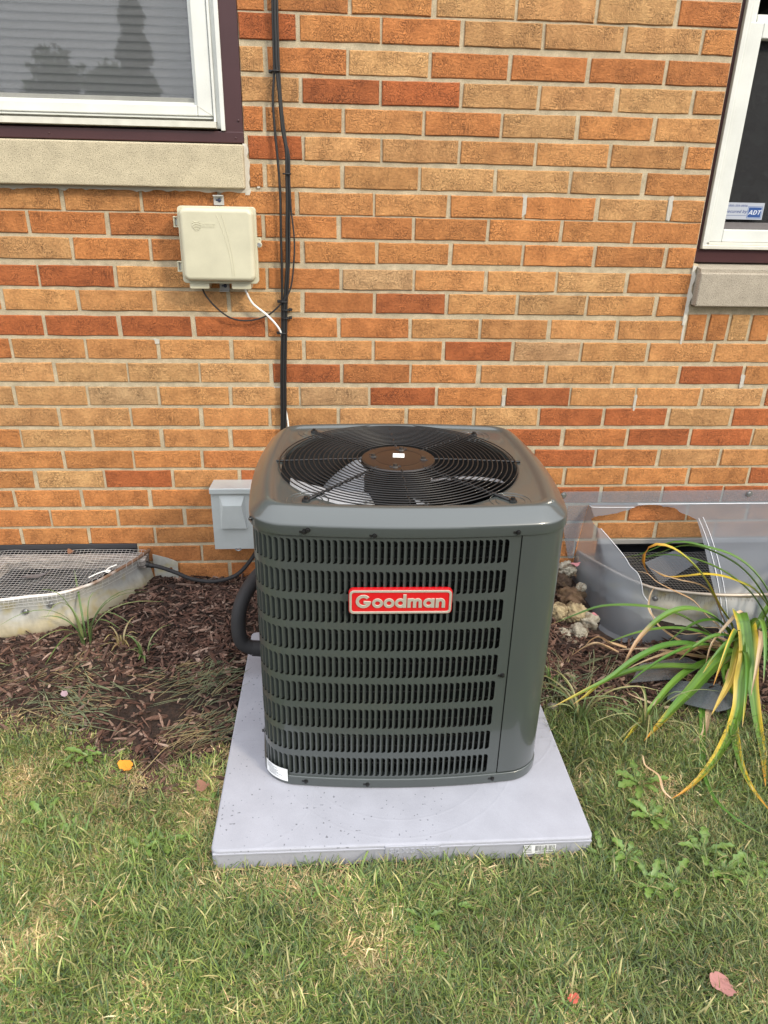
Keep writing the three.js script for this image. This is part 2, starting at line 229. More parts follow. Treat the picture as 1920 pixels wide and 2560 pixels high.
{
  const r = rng(77), kinds = Object.keys(TONE), L = 0.213, stuff = [];
  const brick = (x0, x1, y0, y1, tone, fine) => { // rough brick: jittered outline, softened arris, own tilt
    const w = x1 - x0, h = y1 - y0, nx = Math.max(1, Math.round(w / 0.05)), ny = h > w ? Math.max(1, Math.round(h / 0.05)) : 1, per = [];
    const cx = (x0 + x1) / 2, cy = (y0 + y1) / 2, j = () => (r() - 0.5) * 0.0021;
    for (let i = 0; i < nx; i++) per.push([x0 + w * i / nx + (i ? 0 : j()), y0 + j()]);
    for (let i = 0; i < ny; i++) per.push([x1 + j(), y0 + h * i / ny + (i ? 0 : j())]);
    for (let i = 0; i < nx; i++) per.push([x1 - w * i / nx + (i ? 0 : j()), y1 + j()]);
    for (let i = 0; i < ny; i++) per.push([x0 + j(), y1 - h * i / ny + (i ? 0 : j())]);
    const n = per.length, z = (r() - 0.5) * 0.0022, tx = (r() - 0.5) * 0.006, ty = (r() - 0.5) * 0.012, zz = (x, y) => z + (x - cx) * tx + (y - cy) * ty;
    const pos = [], a = per.map(([x, y]) => { const f = (q, c, m) => q + Math.sign(c - q) * m; return [f(x, cx, 0.0022), f(y, cy, 0.0022), 0.0]; }).map(([x, y]) => [x, y, zz(x, y)]);
    const b = per.map(([x, y]) => [x, y, zz(x, y) - 0.0028]), c = per.map(([x, y]) => [x, y, -0.09]), mid = [cx, cy, zz(cx, cy) + 0.0006];
    for (let i = 0; i < n; i++) { const k = (i + 1) % n; pos.push(...mid, ...a[i], ...a[k]); pos.push(...a[i], ...b[i], ...b[k], ...a[i], ...b[k], ...a[k]); if (fine) pos.push(...b[i], ...c[i], ...c[k], ...b[i], ...c[k], ...b[k]); else pos.push(...b[i], ...c[i], ...c[k], ...b[i], ...c[k], ...b[k]); }
    let g = new THREE.BufferGeometry(); g.setAttribute('position', new THREE.Float32BufferAttribute(pos, 3));
    g = boxUV(g, 0.46, r(), r()); g.computeVertexNormals();
    const t = TONE[tone], k = (0.88 + 0.22 * r()) * (1 + 0.12 * fbm(cx * 2.3, cy * 3.1, 256, 3, 21)), q = (r() - 0.5) * 0.10;
    return tint(g, [t[0] * k, t[1] * k * (1 + q), t[2] * k * (1 + q * 1.5)]);
  };
  const put = (x0, x1, y0, y1, tone) => {
    if (x1 - x0 < 0.018) return;
    const cx = (x0 + x1) / 2, cy = (y0 + y1) / 2, near = inFrame(cx, cy, 0, 1.0) || inFrame(x0, cy, 0, 1.0) || inFrame(x1, cy, 0, 1.0), behind = cx > 0.42 && cx < 0.95 && cy < 0.52;
    const g = brick(x0, x1, y0, y1, tone, near);
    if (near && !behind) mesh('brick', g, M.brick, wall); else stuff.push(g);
  };
  const all = COURSE.map(([y, x, s]) => ({ y, x, s: s.split('|').map(q => q.split(' ')) }));
  for (let k = 1; k <= 14; k++) all.push({ y: 1.695 + 0.0685 * k, x: (k % 2 ? 1.05 : 0.955), s: [[], []] });
  for (let k = 1; k <= 7; k++) all.push({ y: 0.066 - 0.0675 * k, x: (k % 2 ? 1.53 : 1.42), s: [[], []] });
  all.forEach(({ y, x, s }, ci) => {
    const y0 = y - 0.0285, y1 = y + 0.0285;
    for (let i = -22; i < 18; i++) {
      let a = x + i * L + 0.0052, b = x + (i + 1) * L - 0.0052;
      if (a < -2.4 || b > 3.8) continue;
      a += (r() - 0.5) * 0.005; b += (r() - 0.5) * 0.005;
      const tone = (i < 0 ? s[0][s[0].length + i] : s[1][i]) ?? ('TAAOODAOR'[Math.floor(r() * 9)]);
      let pieces = [[a, b]];
      for (const [q, o] of Object.entries(OPEN)) {
        if (y1 < o[2] + 0.012 || y0 > o[3] - 0.012) continue;
        const g0 = q === 'lsill' || q === 'rsill' ? 0.010 : 0.001;
        pieces = pieces.flatMap(([p0, p1]) => [[p0, Math.min(p1, o[0] - g0)], [Math.max(p0, o[1] + g0), p1]].filter(([u, v]) => v - u > 0.018));
      }
      if (Math.abs(y - 0.8814) < 0.01) pieces = pieces.flatMap(([p0, p1]) => [[p0, Math.min(p1, 1.566)], [Math.max(p0, 2.96), p1]].filter(([u, v]) => v - u > 0.02)); // header bricks on edge under the right sill
      for (const [p0, p1] of pieces) put(p0, p1, y0, y1, tone);
    }
  });
  for (let i = 0; i < 20; i++) put(1.5765 + i * 0.0685, 1.5765 + i * 0.0685 + 0.058, 0.853, 0.931, 'OOTODO'[i % 6]);
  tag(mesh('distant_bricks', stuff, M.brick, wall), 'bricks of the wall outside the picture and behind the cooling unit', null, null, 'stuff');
  // white smears of lime on a few joints, and the caulk round the sills
  const smear = (x, y, w, h, s) => { const q = rng(s), pts = []; for (let i = 0; i < 14; i++) { const a = i / 14 * 6.283; const c = Math.cos(a), n = Math.sin(a); pts.push(new THREE.Vector2(x + Math.sign(c) * Math.sqrt(Math.abs(c)) * w * (0.6 + 0.35 * q() + (n > 0.5 ? 0.5 : 0)), y + Math.sign(n) * Math.sqrt(Math.abs(n)) * h * (0.75 + 0.3 * q()))); } let g = new THREE.ExtrudeGeometry(new THREE.Shape(pts), { depth: 0.0048, bevelEnabled: false }); g.translate(0, 0, -0.0052); g = boxUV(g, 0.2); mesh('lime_smear', g, M.lime, wall); };
  [[1.0335, 1.228, 0.0085, 0.033], [1.4595, 1.226, 0.008, 0.034], [1.0251, 0.658, 0.006, 0.022], [1.451, 0.655, 0.0055, 0.026], [1.7915, 0.725, 0.009, 0.024], [0.321, 0.70, 0.018, 0.004], [0.29, 1.26, 0.006, 0.004], [-0.03, 0.838, 0.01, 0.008], [1.566, 0.875, 0.004, 0.05]].forEach((a, i) => smear(...a, i + 3));
}

// concrete sills
function sill(x0, x1, y0, y1, zf, m) {
  const g = boxUV(box(x0, x1, y0, y1, -0.16, zf, 0.005), 0.35); return g;
}
function caulkEdge(x, y0, y1, w, s) { const q = rng(s), a = [], b = []; for (let i = 0; i <= 12; i++) { const y = lerp(y0, y1, i / 12) + 0.003 * (q() - 0.5); a.push(new THREE.Vector2(x - w * 0.5 - q() * 0.002, y)); b.push(new THREE.Vector2(x + w * (0.1 + 0.9 * q()) * (0.5 + 0.5 * Math.sin(i * 0.9 + s) ** 2), y)); } let g = new THREE.ExtrudeGeometry(new THREE.Shape([...a, ...b.reverse()]), { depth: 0.006, bevelEnabled: false }); g.translate(0, 0, -0.004); return boxUV(g, 0.2); }
{
  // left window: maroon trim, white vinyl frame, sash with insect screen, glass, blind slats
  const w = part('window', house); w.userData.label = 'left window with an insect screen and a closed white blind';
  mesh('sill', [sill(-1.62, 0.2555, 1.2545, 1.362, 0.03)], M.cast, w);
  mesh('caulk', [caulkEdge(0.2605, 1.238, 1.366, 0.014, 4), (() => { const q = rng(12), t = [], b = []; for (let i = 0; i <= 90; i++) { const x = lerp(-0.75, 0.266, i / 90); t.push(new THREE.Vector2(x, 1.2542)); b.push(new THREE.Vector2(x, 1.2475 - 0.008 * q() * q() - 0.004 * Math.max(0, pn(x * 12, 2)) )); } const g = new THREE.ExtrudeGeometry(new THREE.Shape([...t, ...b.reverse()]), { depth: 0.006, bevelEnabled: false }); g.translate(0, 0, -0.0045); return boxUV(g, 0.2); })()], M.caulk, w);
  mesh('trim', [box(0.2085, 0.2562, 1.3655, 2.34, -0.12, -0.003, 0.002), box(-1.6, 0.2562, 1.3655, 1.394, -0.12, -0.001, 0.003)], M.maroon, w);
  mesh('trim_nail', [[0.235, 1.378], [0.245, 1.42], [-0.25, 1.379]].map(([x, y]) => { const g = new THREE.SphereGeometry(0.003, 8, 6); g.scale(1, 1, 0.5); g.translate(x, y, -0.001); return g; }), M.maroon, w);
  mesh('frame', [box(0.1985, 0.2095, 1.3945, 2.33, -0.11, 0.004, 0.0015), box(0.1865, 0.1985, 1.40, 2.33, -0.11, -0.010, 0.001), box(0.1800, 0.1865, 1.405, 2.33, -0.11, -0.004, 0.001)], M.vinyl, w);
  { const s = new THREE.Shape([[0, 0], [0.075, 0.006], [0.075, 0.02], [0.03, 0.024], [0.03, 0.03], [0, 0.03]].map(a => new THREE.Vector2(...a))); const g = new THREE.ExtrudeGeometry(s, { depth: 1.78, bevelEnabled: false }); g.rotateY(-Math.PI / 2); g.translate(0.1865, 1.3945, -0.062); g.scale(1, 1, 1); mesh('frame_sill', boxUV(g, 0.3), M.vinylDirty, w); }
  const sash = [box(0.1385, 0.1785, 1.4285, 2.32, -0.05, -0.009, 0.003), box(-1.55, 0.1383, 1.4285, 1.4535, -0.05, -0.009, 0.003)];
  mesh('sash', sash, M.vinyl, w);
  mesh('sash_joint', [rod(V(0.1385, 1.4525, -0.0085), V(0.178, 1.4295, -0.0085), 0.0006, 4)], M.vinylDirty, w);
  mesh('sash_lip', [box(-1.55, 0.1765, 1.4225, 1.4275, -0.05, -0.014, 0.001), box(0.1305, 0.1383, 1.4537, 2.32, -0.05, -0.020, 0.001), box(-1.55, 0.1303, 1.4537, 1.4600, -0.05, -0.020, 0.001)], M.vinyl, w);
  mesh('insect_screen', boxUV(box(-1.54, 0.133, 1.456, 2.31, -0.0262, -0.0258, 0), 0.1), M.screen, w);
  mesh('glass', new THREE.PlaneGeometry(1.72, 0.9).translate(-0.71, 1.88, -0.044), M.glass, w);
  mesh('sash_bottom_rail', box(-1.55, 0.135, 1.455, 1.472, -0.048, -0.036, 0.001), M.vinylDirty, w);
  for (let i = 0; i < 42; i++) { const y = 1.478 + i * 0.0195; if (y > 2.28) break; const g = grid(10, 3, (u, v) => V(lerp(-1.5, 0.128, u), y + (v - 0.5) * 0.0205 * 0.95 + 0.0006 * Math.sin(u * 9 + i), -0.098 - (v - 0.5) * 0.010 + 0.002 * (1 - 4 * (v - 0.5) ** 2))); mesh('blind_slat', g, M.blind, w); }
  mesh('room', [box(-1.75, 0.35, 1.30, 2.5, -1.6, -1.55, 0), box(-1.8, -1.75, 1.3, 2.5, -1.6, -0.2, 0), box(0.35, 0.40, 1.3, 2.5, -1.6, -0.2, 0), box(-1.8, 0.4, 1.25, 1.30, -1.6, -0.2, 0), box(-1.8, 0.4, 2.5, 2.55, -1.6, -0.2, 0)], M.room, w);
}
{
  const w = part('window', house); w.userData.label = 'right double hung window with dark glass and a security sticker';
  mesh('sill', [sill(1.5735, 2.95, 0.9585, 1.0555, 0.032), (() => { const s = new THREE.Shape([[0, 0], [0.10, 0], [0.10, 0.012], [0.0, 0.026]].map(a => new THREE.Vector2(...a))); const g = new THREE.ExtrudeGeometry(s, { depth: 1.376, bevelEnabled: false }); g.rotateY(-Math.PI / 2); g.translate(2.95, 1.0535, -0.075); return boxUV(g, 0.35); })()], M.castGrey, w);
  mesh('caulk', [caulkEdge(1.5655, 0.90, 1.072, 0.011, 9)], M.caulk, w);
  mesh('trim', [box(1.5615, 1.5868, 1.0885, 2.34, -0.13, -0.034, 0.002), box(1.5615, 2.9, 1.0795, 1.1175, -0.14, -0.032, 0.003)], M.maroon, w);
  mesh('frame', [box(1.5870, 1.6000, 1.1180, 2.33, -0.12, -0.022, 0.0015), box(1.6002, 1.6130, 1.1300, 2.33, -0.12, -0.034, 0.001)], M.vinyl, w);
  mesh('frame_sill', [box(1.5872, 2.9, 1.1180, 1.1290, -0.12, -0.020, 0.002), box(1.6002, 2.9, 1.1292, 1.1370, -0.12, -0.034, 0.001)], M.vinylDirty, w);
  mesh('lower_sash', [box(1.6132, 1.6520, 1.1372, 1.69, -0.075, -0.040, 0.003), box(1.6522, 2.9, 1.1372, 1.1725, -0.075, -0.040, 0.003), box(1.6522, 2.9, 1.6530, 1.69, -0.075, -0.040, 0.003)], M.vinyl, w);
  mesh('upper_sash', [box(1.6132, 1.6480, 1.6905, 2.32, -0.11, -0.078, 0.003), box(1.6482, 2.9, 1.6905, 1.715, -0.11, -0.078, 0.003)], M.vinyl, w);
  mesh('inner_rail', box(1.6525, 2.9, 1.173, 1.192, -0.074, -0.064, 0.001), mat(0.22, 0.20, 0.20, 0.6), w);
  mesh('glass', [new THREE.PlaneGeometry(1.3, 0.49).translate(2.30, 1.415, -0.058), new THREE.PlaneGeometry(1.3, 0.62).translate(2.30, 2.01, -0.095)], M.glass, w);
  mesh('insect_screen', boxUV(box(1.653, 2.9, 1.174, 1.653, -0.0702, -0.0698, 0), 0.1), M.screenDark, w);
  const st = canvasTex(512, 224, (c, W, H) => {
    c.fillStyle = '#a3a8b2'; c.fillRect(0, 0, W, H); c.fillStyle = '#1c4480'; c.fillRect(300, 48, 196, 160); c.fillStyle = '#b4bac6'; c.fillRect(306, 54, 184, 148); c.fillStyle = '#1c4480'; c.fillRect(312, 60, 172, 136);
    c.fillStyle = '#c3c8d0'; c.font = 'italic bold 84px sans-serif'; c.textAlign = 'center'; c.fillText('ADT', 394, 158);
    c.fillStyle = '#2b3d70'; c.textAlign = 'left'; c.font = 'bold 40px sans-serif'; c.fillText('1-800-359-0956', 8, 56, 284); c.font = 'italic bold 54px sans-serif'; c.fillText('Secured by', 8, 138, 284); c.fillRect(8, 170, 284, 5);
  });
  const lab = new THREE.MeshPhysicalMaterial({ map: st, roughness: 0.5 });
  const s = mesh('security_sticker', new THREE.PlaneGeometry(0.118, 0.046).translate(1.712, 1.2235, -0.0565), lab, w);
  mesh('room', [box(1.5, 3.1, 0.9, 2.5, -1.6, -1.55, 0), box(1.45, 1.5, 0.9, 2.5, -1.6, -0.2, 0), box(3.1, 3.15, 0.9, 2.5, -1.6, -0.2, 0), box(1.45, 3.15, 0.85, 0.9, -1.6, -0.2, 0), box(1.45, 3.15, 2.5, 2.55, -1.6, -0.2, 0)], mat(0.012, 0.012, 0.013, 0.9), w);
}
for (const [x0, x1, yt, m, lab] of [[-1.08, -0.167, 0.1735, M.darkSteel, 'left basement window under a dark steel lintel'], [1.40, 2.28, 0.168, M.lintel, 'right basement window behind the broken plastic cover']]) {
  const w = part('basement_window', house); w.userData.label = lab;
  mesh('lintel', box(x0, x1, yt - 0.020, yt - 0.002, -0.10, -0.001, 0.002), m, w);
  mesh('frame', [box(x0, x0 + 0.035, -0.4, yt - 0.021, -0.10, -0.06, 0.002), box(x1 - 0.035, x1, -0.4, yt - 0.021, -0.10, -0.06, 0.002), box(x0 + 0.036, x1 - 0.036, yt - 0.055, yt - 0.021, -0.10, -0.06, 0.002)], M.darkSteel, w);
  mesh('glass', box(x0 + 0.03, x1 - 0.03, -0.4, yt - 0.03, -0.09, -0.085, 0), mat(0.02, 0.022, 0.025, 0.08), w);
}

// ---------------------------------------------------------------- the cooling unit on its pad
{
  const p = thing('equipment_pad', 'light grey plastic pad under the cooling unit, embossed 32 X 32 X 2', 'equipment pad', [PAD.x0 + PAD.s / 2, 0, PAD.z0 + PAD.s / 2]);
  p.rotation.y = -0.004;
  const h = PAD.s / 2, sh = new THREE.Shape(), c = 0.012, b = 0.005, e = h - b;
  sh.moveTo(-e + c, -e); sh.lineTo(e - c, -e); sh.quadraticCurveTo(e, -e, e, -e + c); sh.lineTo(e, e - c); sh.quadraticCurveTo(e, e, e - c, e); sh.lineTo(-e + c, e); sh.quadraticCurveTo(-e, e, -e, e - c); sh.lineTo(-e, -e + c); sh.quadraticCurveTo(-e, -e, -e + c, -e);
  let g = new THREE.ExtrudeGeometry(sh, { depth: 0.0458, bevelEnabled: true, bevelSize: b, bevelThickness: b, bevelSegments: 3, curveSegments: 6 }); g.rotateX(Math.PI / 2); g.translate(0, -b, 0);
  g = boxUV(g, PAD.s, 0.5, 0.5);
  mesh('slab', g, M.pad, p);
  // raised rim line round the top, the tab with its figures, the bar code sticker
  mesh('front_lip', box(-h + 0.004, h - 0.004, -0.0135, -0.0075, h - 0.004, h + 0.0018, 0.0018), M.pad, p);
  const tx = 0.015, tw = 0.058;
  mesh('size_tab', [box(tx - tw, tx + tw, -0.024, -0.0235 + 0.021, h - 0.002, h + 0.0030, 0.0012)], M.pad, p);
  const tg = new TextGeometry('32 X 32 X 2', { font, size: 0.0125, depth: 0.0016, curveSegments: 4 }); tg.computeBoundingBox(); const bw = tg.boundingBox.max.x; tg.scale(0.098 / bw, 1, 1); tg.translate(tx - 0.049, -0.0205, h + 0.0028);
  mesh('embossed_figures', tg, M.pad, p);
  const bc = canvasTex(256, 96, (q, W, H) => { q.fillStyle = '#e6e8ea'; q.fillRect(0, 0, W, H); const r = rng(3); q.fillStyle = '#15171a'; for (let x = 92; x < 246;) { const w = 2 + Math.floor(r() * 4); q.fillRect(x, 8, w, 58); x += w + 2 + Math.floor(r() * 4); } for (let i = 0; i < 5; i++) q.fillRect(8, 10 + i * 16, 40 + r() * 30, 6); for (let x = 96; x < 240; x += 11) q.fillRect(x, 74, 7, 11); });
  const st = mesh('barcode_sticker', new THREE.PlaneGeometry(0.070, 0.026).translate(0.290, -0.0275, h + 0.0012), new THREE.MeshPhysicalMaterial({ map: bc, roughness: 0.4 }), p); st.userData.label = 'white bar code sticker on the front edge';
}
const AC = thing('air_conditioner', 'dark grey green louvered outdoor cooling unit with a red nameplate', 'air conditioner', [0.649, 0.0012, 0.6245]);
AC.rotation.y = -0.022;
{
  const SZ = 0.917, FX = -0.011, A = 0.336, R = 1.9, rc = 0.085, k = A - R, q = (k + Math.sqrt(2 * (R - rc) ** 2 - k * k)) / 2, beta = Math.atan2(q - k, q);
  const dense = []; // footprint: bowed sides, round corners; going right -> front -> left -> back
  for (let s = 0; s < 4; s++) {
    const rot = (x, z) => { const a = s * Math.PI / 2, c = Math.cos(a), n = Math.sin(a); return [x * c - z * n, x * n + z * c]; };
    const ang0 = Math.PI / 2 - beta;
    for (let i = 0; i < 200; i++) { const a = lerp(-ang0, ang0, i / 200); dense.push([...rot(k + R * Math.cos(a), R * Math.sin(a)), ...rot(Math.cos(a), Math.sin(a))]); }
    for (let i = 0; i < 200; i++) { const a = lerp(ang0, beta, i / 200); dense.push([...rot(q + rc * Math.cos(a), q + rc * Math.sin(a)), ...rot(Math.cos(a), Math.sin(a))]); }
  }
  for (const d of dense) { d[1] *= SZ; const l = Math.hypot(d[2], d[3] / SZ); d[3] = d[3] / SZ / l; d[2] /= l; } // a little wider than deep
  const N = dense.length, cum = [0]; for (let i = 0; i < N; i++) { const a = dense[i], b = dense[(i + 1) % N]; cum.push(cum[i] + Math.hypot(b[0] - a[0], b[1] - a[1])); }
  const LEN = cum[N];
  const at = (s) => { s = ((s % LEN) + LEN) % LEN; let lo = 0, hi = N; while (hi - lo > 1) { const m = (lo + hi) >> 1; if (cum[m] <= s) lo = m; else hi = m; } const t = (s - cum[lo]) / (cum[lo + 1] - cum[lo]), a = dense[lo], b = dense[(lo + 1) % N]; const nx = lerp(a[2], b[2], t), nz = lerp(a[3], b[3], t), l = Math.hypot(nx, nz); return { x: lerp(a[0], b[0], t), z: lerp(a[1], b[1], t), nx: nx / l, nz: nz / l }; };
  const P = (s, y, d) => { const a = at(s); return V(a.x + a.nx * d, y, a.z + a.nz * d); };
  const sAtFrontX = (x) => { let best = 0; for (let i = 0; i < N; i++) if (dense[i][1] > 0.12 && Math.abs(dense[i][0] - x) < Math.abs(dense[best][0] - x) || dense[best][1] < 0.12) best = i; return cum[best]; };
  const bandStrip = (s0, s1, prof, n) => grid(n, prof.length - 1, (u, v) => { const [d, y] = prof[Math.round(v * (prof.length - 1))]; return P(lerp(s0, s1, u), y, d); });
  const flip = (g) => { const ix = g.index.array; for (let i = 0; i < ix.length; i += 3) { const t = ix[i]; ix[i] = ix[i + 1]; ix[i + 1] = t; } g.computeVertexNormals(); return g; };
  const SEAM = sAtFrontX(0.2165), PEND = -0.02;

  // base pan
  mesh('base_pan', [bandStrip(0, LEN, [[-0.02, 0.0262], [0.0015, 0.0262], [0.0035, 0.0252], [0.0045, 0.022], [0.0045, 0.003], [0.0035, 0.0008], [0.0, 0.0002], [-0.02, 0.0002]], 240)], M.paint, AC);
  { const pts = []; for (let i = 0; i < 120; i++) { const a = at(i / 120 * LEN); pts.push(new THREE.Vector2(a.x - a.nx * 0.015, -(a.z - a.nz * 0.015))); } const g = new THREE.ShapeGeometry(new THREE.Shape(pts)); g.rotateX(-Math.PI / 2); g.translate(0, 0.02, 0); mesh('base_floor', g, M.coil, AC); }
  // smooth corner panel at the front right
  mesh('corner_panel', bandStrip(SEAM - 0.0016, PEND, [[-0.006, 0.6415], [0.0012, 0.6415], [0.0020, 0.640], [0.0020, 0.030], [0.0012, 0.0285], [-0.006, 0.0285]], 60), M.paint, AC);
  mesh('panel_edge', [bandStrip(SEAM - 0.0016, SEAM - 0.0019, [[0.0018, 0.64], [0.0018, 0.03]], 1), bandStrip(SEAM - 0.0016, SEAM - 0.0016 - 1e-5, [[0.0018, 0.64], [-0.008, 0.03]], 1)], M.coil, AC);
  // louvered panel: one sheet with slots, each slot with its bent vane
  const PITCH = 0.0131, RP = 0.0684, TOP = 0.6405, C0 = SEAM + 0.0222, HW = 0.0262, TH = 0.0012;
  const lou = part('louver_panel', AC);
  const cell = (() => { // slot outline in the cell, (u to the left, v from the middle)
    const u0 = 0.0017, u1 = PITCH - 0.0017, r = 0.0062, o = [], f = 0.0014; // small u: the vane's free side, well rounded
    for (let i = 0; i <= 4; i++) { const a = i / 4 * Math.PI / 2; o.push([u0 + r - r * Math.cos(a), HW - r + r * Math.sin(a)]); }
    for (let i = 0; i <= 1; i++) { const a = i * Math.PI / 2; o.push([u1 - f + f * Math.sin(a), HW - f + f * Math.cos(a)]); }
    const n = o.length; for (let i = n - 1; i >= 0; i--) o.push([o[i][0], -o[i][1]]);
    return o;
  })();
  const sh = new THREE.Shape([[0, -RP / 2], [PITCH, -RP / 2], [PITCH, RP / 2], [0, RP / 2]].map(a => new THREE.Vector2(...a))); sh.holes.push(new THREE.Path(cell.map(a => new THREE.Vector2(...a))));
  const flat = new THREE.ShapeGeometry(sh), fp = flat.attributes.position, fi = flat.index.array;
  const pos = [], nor = [];
  const tri = (...v) => { for (const [p, n] of v) { pos.push(p.x, p.y, p.z); nor.push(n.x, n.y, n.z); } };
  const cols = Math.floor((LEN + PEND - 0.02 - C0) / PITCH);
  for (let c = 0; c < cols; c++) for (let w = 0; w < 9; w++) {
    const s0 = C0 + c * PITCH, yc = TOP - RP / 2 - w * RP;
    const pt = (u, v, d) => { const a = at(s0 + u); return [V(a.x + a.nx * d, yc + v, a.z + a.nz * d), V(a.nx, 0, a.nz)]; };
    for (let i = 0; i < fi.length; i += 3) tri(pt(fp.getX(fi[i]), fp.getY(fi[i]), 0), pt(fp.getX(fi[i + 2]), fp.getY(fi[i + 2]), 0), pt(fp.getX(fi[i + 1]), fp.getY(fi[i + 1]), 0));
    for (let i = 0; i < cell.length; i++) { const a = cell[i], b = cell[(i + 1) % cell.length], p0 = pt(...a, 0)[0], p1 = pt(...b, 0)[0], p2 = pt(...a, -TH)[0], p3 = pt(...b, -TH)[0], n = p1.clone().sub(p0).cross(p2.clone().sub(p0)).normalize(); tri([p0, n], [p2, n], [p1, n], [p1, n], [p2, n], [p3, n]); }
  }
  const sheet = new THREE.BufferGeometry(); sheet.setAttribute('position', new THREE.Float32BufferAttribute(pos, 3)); sheet.setAttribute('normal', new THREE.Float32BufferAttribute(nor, 3));
  const plainStrip = (s0, s1, n) => bandStrip(s0, s1, [[0, 0.6405], [0, 0.0249]], n);
  mesh('sheet', [sheet, plainStrip(SEAM, C0, 4), plainStrip(C0 + cols * PITCH, LEN + PEND, 4)], M.paint, lou);
  { // vanes
    const l = 0.0100, h = HW - 0.0004, v = new THREE.Shape(); v.moveTo(0, -h); v.lineTo(l - 0.005, -h); v.quadraticCurveTo(l, -h, l, -h + 0.008); v.lineTo(l, h - 0.008); v.quadraticCurveTo(l, h, l - 0.005, h); v.lineTo(0, h);
    const vg = new THREE.ExtrudeGeometry(v, { depth: 0.0009, bevelEnabled: false, curveSegments: 3 }); vg.translate(0, 0, -0.0009); const th = 1.10, rest = [];
    for (let c = 0; c < cols; c++) for (let w = 0; w < 9; w++) {
      const a = at(C0 + (c + 1) * PITCH - 0.0018), n = V(a.nx, 0, a.nz), t = V(a.nz, 0, -a.nx);
      const X = t.clone().multiplyScalar(Math.cos(th)).addScaledVector(n, -Math.sin(th)), Y = V(0, 1, 0), Z = X.clone().cross(Y);
      const m4 = new THREE.Matrix4().makeBasis(X, Y, Z).setPosition(a.x, TOP - RP / 2 - w * RP, a.z);
      if (c < 33) { const o = mesh('vane', vg, M.paintVane, lou); o.applyMatrix4(m4); } else rest.push(vg.clone().applyMatrix4(m4));
    }
    tag(mesh('side_vanes', rest, M.paintVane, lou), 'vanes round the left and back of the unit', null, null, 'stuff');
  }
  // coil behind the louvers
  const coil = [bandStrip(0, LEN, [[-0.034, 0.03], [-0.034, 0.64]], 160)];
  mesh('coil', coil, M.coil, AC);
  { const tb = []; for (let i = 0; i < 24; i++) { const pts = []; for (let j = 0; j < 48; j++) pts.push(P(SEAM + j / 48 * (LEN - 0.3), 0.045 + i * 0.0254, -0.029)); tb.push(tube(pts, 0.0035, 90, 4)); } mesh('coil_tubes', tb, M.coilTube, AC); }
  { const tb = []; for (let i = 0; i < 330; i++) { const s = SEAM + 0.005 + i * 0.0056, a = P(s, 0.03, -0.0262), b = P(s, 0.64, -0.0262); tb.push(rod(a, b, 0.0007, 3)); } mesh('coil_fins', tb, M.coil, AC); }

  // top cover
  const prof = [[0.0005, 0.6415], [0.0045, 0.6415], [0.0055, 0.6425], [0.0055, 0.652], [0.0055, 0.659]];
  prof.push([0.0051, 0.6618], [0.0042, 0.6642], [0.0026, 0.6664], [-0.0035, 0.6722], [-0.0110, 0.6790], [-0.0185, 0.6850], [-0.0225, 0.6878], [-0.0265, 0.6900], [-0.031, 0.6914]);
  prof.push([-0.036, 0.6922], [-0.0405, 0.6908], [-0.0445, 0.6875], [-0.0475, 0.6848], [-0.052, 0.6835], [-0.060, 0.6832]);
  const NU = 240, rings = prof.length, RO = 0.272;
  const inner = [[0.25, RO + 0.02, 0.683], [0.6, RO + 0.01, 0.683], [1, RO + 0.006, 0.6828], [1, RO + 0.002, 0.6815], [1, RO, 0.678], [1, RO - 0.001, 0.660]];
  const lid = grid(NU, rings + inner.length - 1, (u, v) => {
    const j = Math.round(v * (rings + inner.length - 1)), s = u * LEN;
    if (j < rings) return P(s, prof[j][1], prof[j][0]);
    const [t, r, y] = inner[j - rings], o = P(s, 0, -0.060), a = Math.atan2(o.z, o.x - FX), c = V(FX + Math.cos(a) * r, 0, Math.sin(a) * r);
    const w = t; return V(lerp(o.x, c.x, w), y, lerp(o.z, c.z, w));
  });
  const cover = mesh('top_cover', lid, M.paint, AC);
  const ring = grid(120, 3, (u, v) => { const a = u * 2 * Math.PI, r = [RO - 0.0012, RO - 0.004, RO - 0.006, RO - 0.002][Math.round(v * 3)], y = [0.672, 0.655, 0.60, 0.545][Math.round(v * 3)]; return V(FX + Math.cos(a) * r, y, Math.sin(a) * r); });
  mesh('fan_shroud', ring, M.black, AC);
  mesh('inner_floor', new THREE.CircleGeometry(0.29, 48).rotateX(-Math.PI / 2).translate(0, 0.30, 0), M.coil, AC);
  // pressed swirls round the guard's feet
  const feet = [[-0.2035, -0.222], [0.2085, -0.203], [-0.1995, 0.2265], [0.2200, 0.2290]];
  mesh('foot_dimple', feet.flatMap(([x, z]) => [0.042, 0.030].map(r => new THREE.TorusGeometry(r, 0.0016, 5, 40).rotateX(Math.PI / 2).scale(1, 0.6, 1).translate(FX + x * 0.985, 0.6832, z * 0.985))), M.paint, cover);
  // fan
  const fan = part('fan', AC); fan.position.set(FX, 0.596, 0.0);
  const blade = () => { const f = (off) => grid(12, 8, (u, v) => { const r = lerp(0.075, 0.250, v), w = lerp(0.30, 0.46, Math.sin(v * 2.2)), a = (u - 0.5) * 2 * w + 0.35 * v * v, c = 0.012 * (1 - 4 * (u - 0.5) ** 2); return V(Math.cos(a) * r, (u - 0.5) * 0.085 * (0.6 + 0.4 * v) + c + off, Math.sin(a) * r); }); return merge([f(0), f(-0.0015)]); };
  const bg = blade();
  for (const a of [2.42, 3.99, 0.85, 5.56]) { const b = mesh('blade', bg, M.fan, fan); b.rotation.y = -a; mesh('blade_rivet', [0.085, 0.10, 0.118].map(r => new THREE.SphereGeometry(0.004, 8, 6).scale(1, 0.5, 1).translate(r, 0.0155, 0.0)), M.steel, b); }
